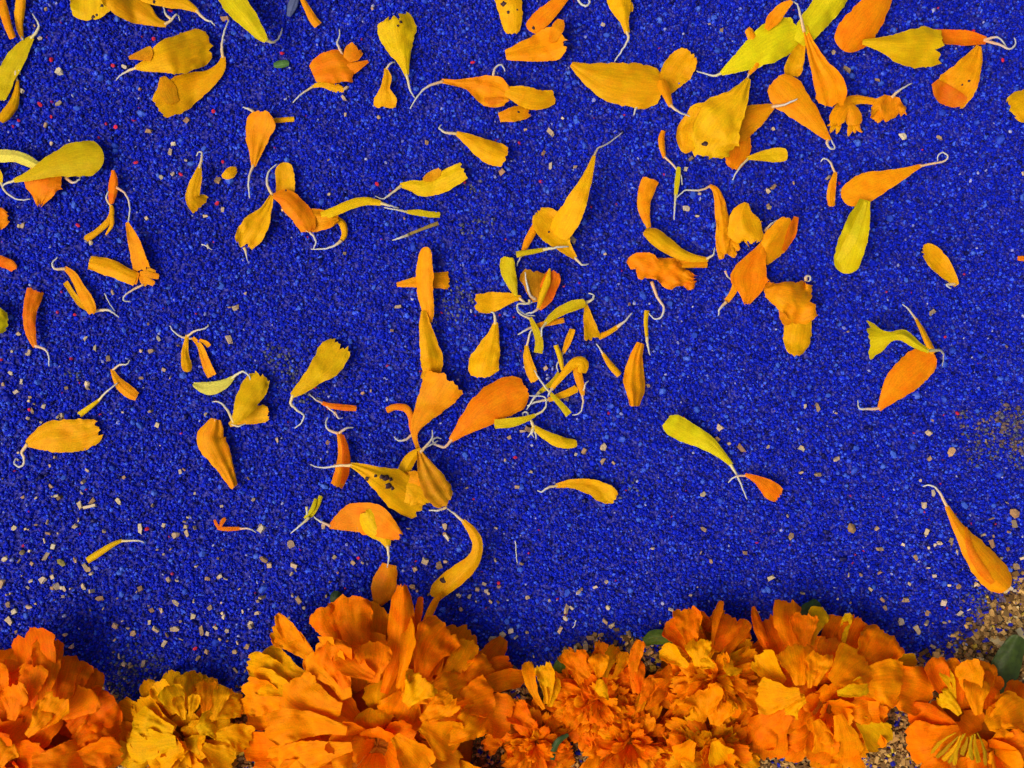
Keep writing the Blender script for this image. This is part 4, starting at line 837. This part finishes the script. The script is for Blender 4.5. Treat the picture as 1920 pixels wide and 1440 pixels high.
flower('full orange marigold with broad petals, right of the frilly cluster', 1535, 1305, 150, 105, 5, [FO, FA, FA, FO], 9, wf=0.95, dens=1.15, wild=0.3, traced=[
    (1495, 1230, 60, 1478, 1122, 50, 26, FO, dict(rnd=0.3)), (1510, 1220, 60, 1507, 1145, 40, 26, FO), (1520, 1210, 50, 1546, 1140, 40, 20, FY), (1460, 1250, 50, 1412, 1136, 30, 10, FD, dict(tipw=0.3)),
    (1470, 1250, 50, 1440, 1152, 30, 24, FD), (1580, 1240, 60, 1616, 1156, 40, 30, FD), (1580, 1230, 60, 1593, 1148, 45, 9, FY), (1600, 1260, 60, 1668, 1180, 40, 44, FO), (1620, 1270, 50, 1720, 1238, 30, 15, FY),
    (1600, 1300, 70, 1750, 1308, 40, 44, FO), (1590, 1290, 90, 1697, 1282, 80, 44, FA, dict(th=0.6)), (1500, 1285, 120, 1488, 1205, 120, 34, FA, dict(th=0.5)), (1525, 1285, 125, 1538, 1218, 125, 24, FA), (1518, 1290, 130, 1522, 1245, 135, 12, FA),
    (1550, 1270, 110, 1570, 1195, 90, 30, FO), (1560, 1280, 110, 1620, 1230, 95, 44, FA), (1470, 1280, 70, 1418, 1225, 60, 26, FG), (1480, 1290, 60, 1440, 1245, 70, 26, FD),
    (1500, 1300, 100, 1415, 1305, 80, 34, (0.92, 0.40, 0.001)), (1510, 1310, 100, 1465, 1335, 90, 30, FG), (1570, 1300, 110, 1625, 1280, 115, 18, FY), (1570, 1340, 80, 1588, 1425, 50, 30, FA), (1530, 1350, 70, 1548, 1445, 40, 28, FA),
    (1480, 1340, 60, 1440, 1428, 30, 34, FO), (1470, 1330, 60, 1410, 1400, 30, 36, FO), (1610, 1350, 60, 1665, 1400, 30, 32, FY)])
flower('orange marigold with yellow green thread petals at the bottom right corner', 1838, 1390, 135, 80, 4, [FO, FA, FA, FO], 10, wf=0.95, traced=[
    (1790, 1330, 50, 1748, 1232, 36, 22, FD), (1800, 1320, 55, 1776, 1236, 40, 18, FO), (1790, 1310, 60, 1766, 1252, 50, 12, FY), (1830, 1330, 70, 1808, 1238, 60, 26, FA), (1830, 1330, 60, 1845, 1238, 45, 30, FO), (1850, 1330, 60, 1868, 1262, 45, 22, FD),
    (1835, 1340, 80, 1836, 1270, 80, 26, FA), (1870, 1350, 60, 1912, 1275, 40, 20, FD), (1860, 1360, 80, 1925, 1320, 60, 44, FA), (1850, 1360, 90, 1880, 1345, 95, 38, FA), (1800, 1370, 60, 1692, 1392, 40, 40, FO), (1790, 1360, 60, 1700, 1338, 45, 22, FD), (1800, 1340, 70, 1760, 1300, 70, 18, FY)]
    + [(1792 + 4.5 * i, 1374 + (i * 7) % 9, 95, 1744 + 11.5 * i, 1416 + (i * 11 % 5) * 5, 56 + 8 * (i % 3), 3.6 + (i % 3) * 0.8, ((0.72, 0.40, 0.004), (0.55, 0.30, 0.006), (0.85, 0.42, 0.004), (0.62, 0.40, 0.008))[i % 4], dict(th=0.9, ruf=0.5, wob=0.25)) for i in range(10)])

# ------------------------------------------------------------------ green leaves, sepals and odd scraps
GRN = (0.035, 0.12, 0.018)
def leaf(name, label, cat, pts, col, group=None, **kw):
    V, F, UV, T, nn = ribbon(pts, seed=int(pts[0][0]), rows3=True, **{**dict(th=0.5, ruf=0.08, frill=0.02, rnd=0.5, arch=0, rib=0.6, fold=0.2, thick=2.0), **kw})
    c = Vector(V.mean(axis=0)); c.z = 0
    return tag(mesh_obj(name, V, F, LEAF, None, c, UV, col), label, cat, group)
leaf('green_leaf', 'dark green leaf standing behind the bottom right marigold', 'leaf', [(1856, 1330, 12, 20), (1872, 1290, 26, 40), (1890, 1240, 27, 48), (1912, 1192, 14, 50)], (0.030, 0.050, 0.002), wob=0.03)
leaf('green_sepal', 'fresh green sepal cup on the left side of the compact orange marigold', 'sepal', [(1050, 1312, 9, 22), (1046, 1285, 14, 34), (1050, 1255, 14, 38), (1064, 1224, 9, 30)], (0.09, 0.15, 0.004), th=0.9)
leaf('green_sepal', 'green sepal tip above the frilly cluster, left of its highest flower', 'sepal', [(1208, 1205, 8, 16), (1225, 1195, 14, 24), (1245, 1196, 13, 26), (1268, 1204, 8, 20)], (0.075, 0.12, 0.004), th=0.9)
leaf('green_leaf', 'small curled green leaf among the low orange petals at the bottom edge', 'leaf', [(1036, 1425, 4, 60), (1039, 1404, 6, 76), (1048, 1388, 6, 82), (1066, 1377, 3, 78)], (0.03, 0.06, 0.008), th=0.9)
leaf('green_leaf', 'hidden dark green leaf tip poking out above the full orange marigold', 'leaf', [(1500, 1165, 14, 14), (1518, 1145, 16, 20), (1536, 1128, 10, 12)], (0.025, 0.05, 0.004))
leaf('green_leaf', 'dark green leaf tip behind the tallest petals of the biggest marigold', 'leaf', [(640, 1140, 10, 10), (630, 1122, 12, 18), (634, 1108, 6, 10)], (0.022, 0.045, 0.006))
leaf('leaf_scrap', 'tiny green leaf scrap on the bare sand near the top', 'leaf', [(513, 122, 4, 5), (522, 121, 7, 6), (534, 119, 7, 6), (542, 118, 5, 5)], (0.05, 0.12, 0.02), wob=0.02)
leaf('petal_scrap', 'faded blue grey sliver half buried at the top edge', 'scrap', [(553, -4, 8, 4), (548, 12, 9, 5), (541, 31, 4, 4)], (0.07, 0.085, 0.17), wob=0.03)
v, f, uv = tube([(1082, -6, 5), (1088, 6, 6), (1097, 11, 7), (1104, 8, 7), (1105, 0, 6), (1101, -8, 6)], 2.3, 1.9)
o = mesh_obj('loose_stalk', v, f, STALK, None, w3(1095, 4, 0), uv, (0.6, 0.58, 0.4)); tag(o, 'white curled stalk end hanging from the top edge', 'stalk')
for nm, lab, pts in (('dry_fibre', 'fine white hair lying straight in the lower middle', [(966, 1014, 5), (968, 1035, 6), (970, 1056, 5)]),
                     ('dry_fibre', 'bent white fibre just above the brown bits by the frilly cluster', [(1080, 1163, 5), (1077, 1172, 6), (1074, 1178, 6)]),
                     ('dry_fibre', 'short white branching fibre left of the long golden hanging petal', [(378, 458, 5), (388, 462, 6), (398, 469, 5)]),
                     ('dry_fibre', 'thin pale hair beside the bent amber strip at left', [(196, 550, 5), (205, 568, 6), (216, 584, 5)])):
    v, f, uv = tube(pts, 1.2, 0.8)
    tag(mesh_obj(nm, v, f, STALK, None, w3(pts[1][0], pts[1][1], 0), uv, (0.6, 0.58, 0.5)), lab, 'fibre')

# ------------------------------------------------------------------ wood chips and red grains lying on the sand
def lump(name, kind, seed):
    r = random.Random(seed)
    me = bpy.data.meshes.new(name)
    vs, fs = [], []
    if kind == 'chip':
        m = r.choice([4, 4, 5, 6])
        for z in (-0.42, 0.42):
            for k in range(m):
                a = 2 * math.pi * (k + r.uniform(-0.2, 0.2)) / m + 0.785
                q = r.uniform(0.75, 1.2)
                vs.append((q * math.cos(a), q * math.sin(a) * 0.8, z * r.uniform(0.7, 1.2)))
        fs = [tuple(range(m - 1, -1, -1)), tuple(range(m, 2 * m))] + [(k, (k + 1) % m, m + (k + 1) % m, m + k) for k in range(m)]
    else:
        m = 6
        vs.append((0, 0, -0.7))
        for z, q in ((-0.35, 0.8), (0.25, 0.95)):
            for k in range(m):
                a = 2 * math.pi * k / m
                vs.append((q * r.uniform(0.8, 1.15) * math.cos(a), q * r.uniform(0.8, 1.15) * math.sin(a), z))
        vs.append((0, 0, 0.75))
        fs = [(0, 1 + (k + 1) % m, 1 + k) for k in range(m)] + [(1 + k, 1 + (k + 1) % m, 1 + m + (k + 1) % m, 1 + m + k) for k in range(m)] + [(1 + m + k, 1 + m + (k + 1) % m, 1 + 2 * m) for k in range(m)]
    me.from_pydata(vs, [], fs)
    me.materials.append(CHIP)
    return me
CHIPS = [lump('wood_chip', 'chip', i) for i in range(8)]
BEADS = [lump('grain', 'bead', 50 + i) for i in range(4)]
cr = random.Random(99)
USED = set()
def near_label(x, y, shade):
    best = min(PLACES, key=lambda q: math.hypot(q[0] - x, q[1] - y))
    dx, dy = x - best[0], y - best[1]
    side = ('right of' if dx > 0 else 'left of') if abs(dx) > abs(dy) else ('below' if dy > 0 else 'above')
    d = math.hypot(dx, dy)
    words = (shade + ' ' + ('close ' if d < 60 else '') + side + ' the ' + best[2]).split()[:16]
    while words[-1] in ('the', 'a', 'of', 'at', 'with', 'and', 'to', 'in', 'on', 'by', 'from', 'its', 'near', 'under', 'below', 'above', 'beside', 'between', 'two', 'one', 'lower', 'white', 'right', 'left', 'long', 'small', 'that'): words.pop()
    return ' '.join(words)
def chip(x, y, rad, col, name, label, cat, group, lib):
    o = bpy.data.objects.new(name, cr.choice(lib)); COL.objects.link(o)
    z = float(ground_z(np.array(x), np.array(y))) + 3.5
    o.location = w3(x, y, z)
    o.rotation_euler = (cr.uniform(-0.5, 0.5), cr.uniform(-0.5, 0.5), cr.uniform(0, 6.28))
    el = cr.uniform(0.8, 1.5)
    o.scale = (rad * K * el, rad * K / el ** 0.5, rad * K * cr.uniform(0.6, 1.0))
    k = cr.uniform(0.8, 1.15)
    o.color = (col[0] * k, col[1] * k * cr.uniform(0.92, 1.05), col[2] * k, 1)
    return tag(o, label, cat, group)
TAN = [(0.44, 0.31, 0.17), (0.50, 0.38, 0.21), (0.36, 0.23, 0.11), (0.32, 0.18, 0.08), (0.50, 0.40, 0.26)]
def chips(text, label, group):
    for tok in text.split():
        x, y = (int(q) for q in tok.split(','))
        k = cr.randrange(5)
        own = near_label(x, y, ('tan', 'light tan', 'brown', 'dark brown', 'cream')[k] + ' wood chip')
        if own in USED: own = label
        USED.add(own)
        chip(x, y, min(8.5, max(2.8, cr.lognormvariate(1.58, 0.30))), TAN[k], 'wood_chip', own, 'wood chip', group, CHIPS)
chips('86,17 65,48 75,72 111,134 233,125 262,167 350,226 109,194 40,170 85,235 96,269 278,246 325,270 319,284 348,301 302,332 324,326 409,337 422,35 42,423 35,424 275,409 417,393 385,405 170,455 390,462 211,549 440,578 278,608 430,576 445,575 460,550 297,635',
      'small tan wood chip on the blue sand among the upper left petals', 'wood chips among the upper left petals')
chips('698,16 648,215 644,183 649,165 800,267 941,322 710,220 1131,46 1032,248 1330,45 1353,57 1055,222 1078,313 1286,317 1019,287 1032,311 985,243 747,575 735,620 646,475 617,364 758,410 1074,450 1134,476',
      'small tan wood chip on the blue sand among the upper middle petals', 'wood chips among the upper middle petals')
chips('1563,98 1588,130 1693,255 1761,258 1450,241 1450,350 1440,385 1442,389 1645,150 1287,390 1307,405 1488,343 1590,622 1440,358 1180,570 1785,1020 1568,775 1533,764',
      'small tan wood chip on the blue sand among the upper right petals', 'wood chips among the upper right petals')
chips('35,626 160,635 178,653 22,659 50,664 55,660 264,658 283,658 203,672 429,636 40,715 163,720 82,762 30,735 56,745 54,752 60,770 265,709 307,693 385,777 230,773 93,873 163,882 232,895 345,880 338,884 96,912 105,930 43,932 67,934 153,925 173,939 222,940 48,992 26,990 67,984 263,990 307,985 475,937 150,947 295,797 365,925 352,970 20,700 6,721 680,737 695,733 615,830 520,825 630,872',
      'small tan wood chip on the blue sand among the middle left petals', 'wood chips among the middle left petals')
chips('90,1000 87,1043 60,1057 140,1050 142,1052 165,1068 160,1062 80,1087 98,1082 52,1102 98,1103 106,1100 115,1102 120,1104 156,1100 158,1103 315,1087 263,1104 15,1133 26,1147 54,1138 187,1122 329,1130 284,1144 300,1142 303,1145 362,1155 338,1165 393,1140 415,1130 417,1150 419,1157 455,1147 216,1174 280,1167 250,1188 328,1180 330,1177 378,1182 405,1178 402,1175 389,1188 425,1183 412,1199 426,1202 445,1205 308,1207 387,1222 232,1245 245,1250 268,1244 371,1234 135,1212 122,1190 17,1164 490,992 487,985 329,1003 348,988 495,1050 505,1060 389,1085 410,1082 413,1080 463,1212 350,1000 470,1170 482,1150 440,1222 215,1200 292,1180 30,1185 100,1025 118,1118 66,1132 8,1048 3,1095',
      'tan wood chip on the blue sand above the lower left flowers', 'wood chips above the lower left flowers')
chips('606,986 834,987 835,1002 837,1006 797,1052 823,1060 820,1062 835,1053 778,1068 662,1055 633,1074 627,1045 545,1020 551,1060 560,1125 570,1140 540,1160 875,915 970,913 995,885 947,863 930,990 773,1100 782,1108 880,1118 895,1105 915,1112 912,1108 860,1115 935,1100 942,1190 958,1183 988,1186 990,1120 920,1128 864,1143 955,820 990,805 980,808 1132,838 1095,846 1080,852 1130,865 1150,868 1023,690 1215,723 1062,748 1116,1101 1085,1110 1090,1105 1140,1140 1062,1143 1072,1140 1050,1182 1060,1160 1135,1165 1145,1175 1148,1172 1030,1126 1108,1196 1118,1200 1098,1205 1105,1212 1128,1190',
      'tan wood chip on the blue sand in the lower middle', 'wood chips in the lower middle')
chips('1367,832 1390,841 1350,802 1344,824 1440,838 1503,842 1504,838 1502,886 1534,890 1318,927 1319,992 1333,1053 1445,1084 1397,1037 1484,1005 1644,991 1569,860 1743,860 1742,812 1748,788 1892,998 1726,901 1750,925 1733,947 1693,1021 1650,1030 1649,1074 1614,1078 1717,1045 1752,1080 1753,1022 1760,1018 1762,1019 1571,1123 1595,1130 1632,1105 1705,1095 1798,1100 1698,1125 1832,1095 1860,1020 1863,1005 1655,1125 1660,1140 1740,1150 1690,1165 1640,1180 1770,1130 1780,1165 1800,1150 1720,1180 1850,1040 1905,1062 1890,1030',
      'tan wood chip on the blue sand at the lower right', 'wood chips at the lower right')
chip(1784, 847, 8, (0.42, 0.25, 0.10), 'wood_chip', 'largest round tan lump left of the dusty brown patch', 'wood chip', None, BEADS)
chip(1596, 991, 9, (0.36, 0.20, 0.07), 'wood_chip', 'star shaped brown lump alone in the lower right sand', 'wood chip', None, BEADS)
chip(1902, 962, 10, (0.34, 0.18, 0.07), 'wood_chip', 'brown knobbly lump at the right edge above the sawdust', 'wood chip', None, BEADS)
chip(115, 1054, 8, (0.22, 0.18, 0.04), 'seed', 'larger olive brown seed among the lower left chips', 'seed', None, BEADS)
chip(42, 1036, 6, (0.16, 0.12, 0.05), 'seed', 'smaller olive brown seed near the left edge', 'seed', None, BEADS)
for tok in '96,112 288,73 400,209 96,219 75,196 35,226 217,238 255,305 339,327 418,303 212,123 320,20 407,381 146,422 140,590 2,674 55,768 276,992 886,117 707,345 529,100 935,1093 966,858 1795,775 1880,113 366,1216 672,1046 1825,58 1772,632'.split():
    x, y = (int(q) for q in tok.split(','))
    chip(x, y, cr.uniform(3.0, 4.6), (0.50, 0.012, 0.035), 'red_grain', 'small crimson grain lying on the blue sand', 'grain', 'crimson grains on the sand', BEADS)
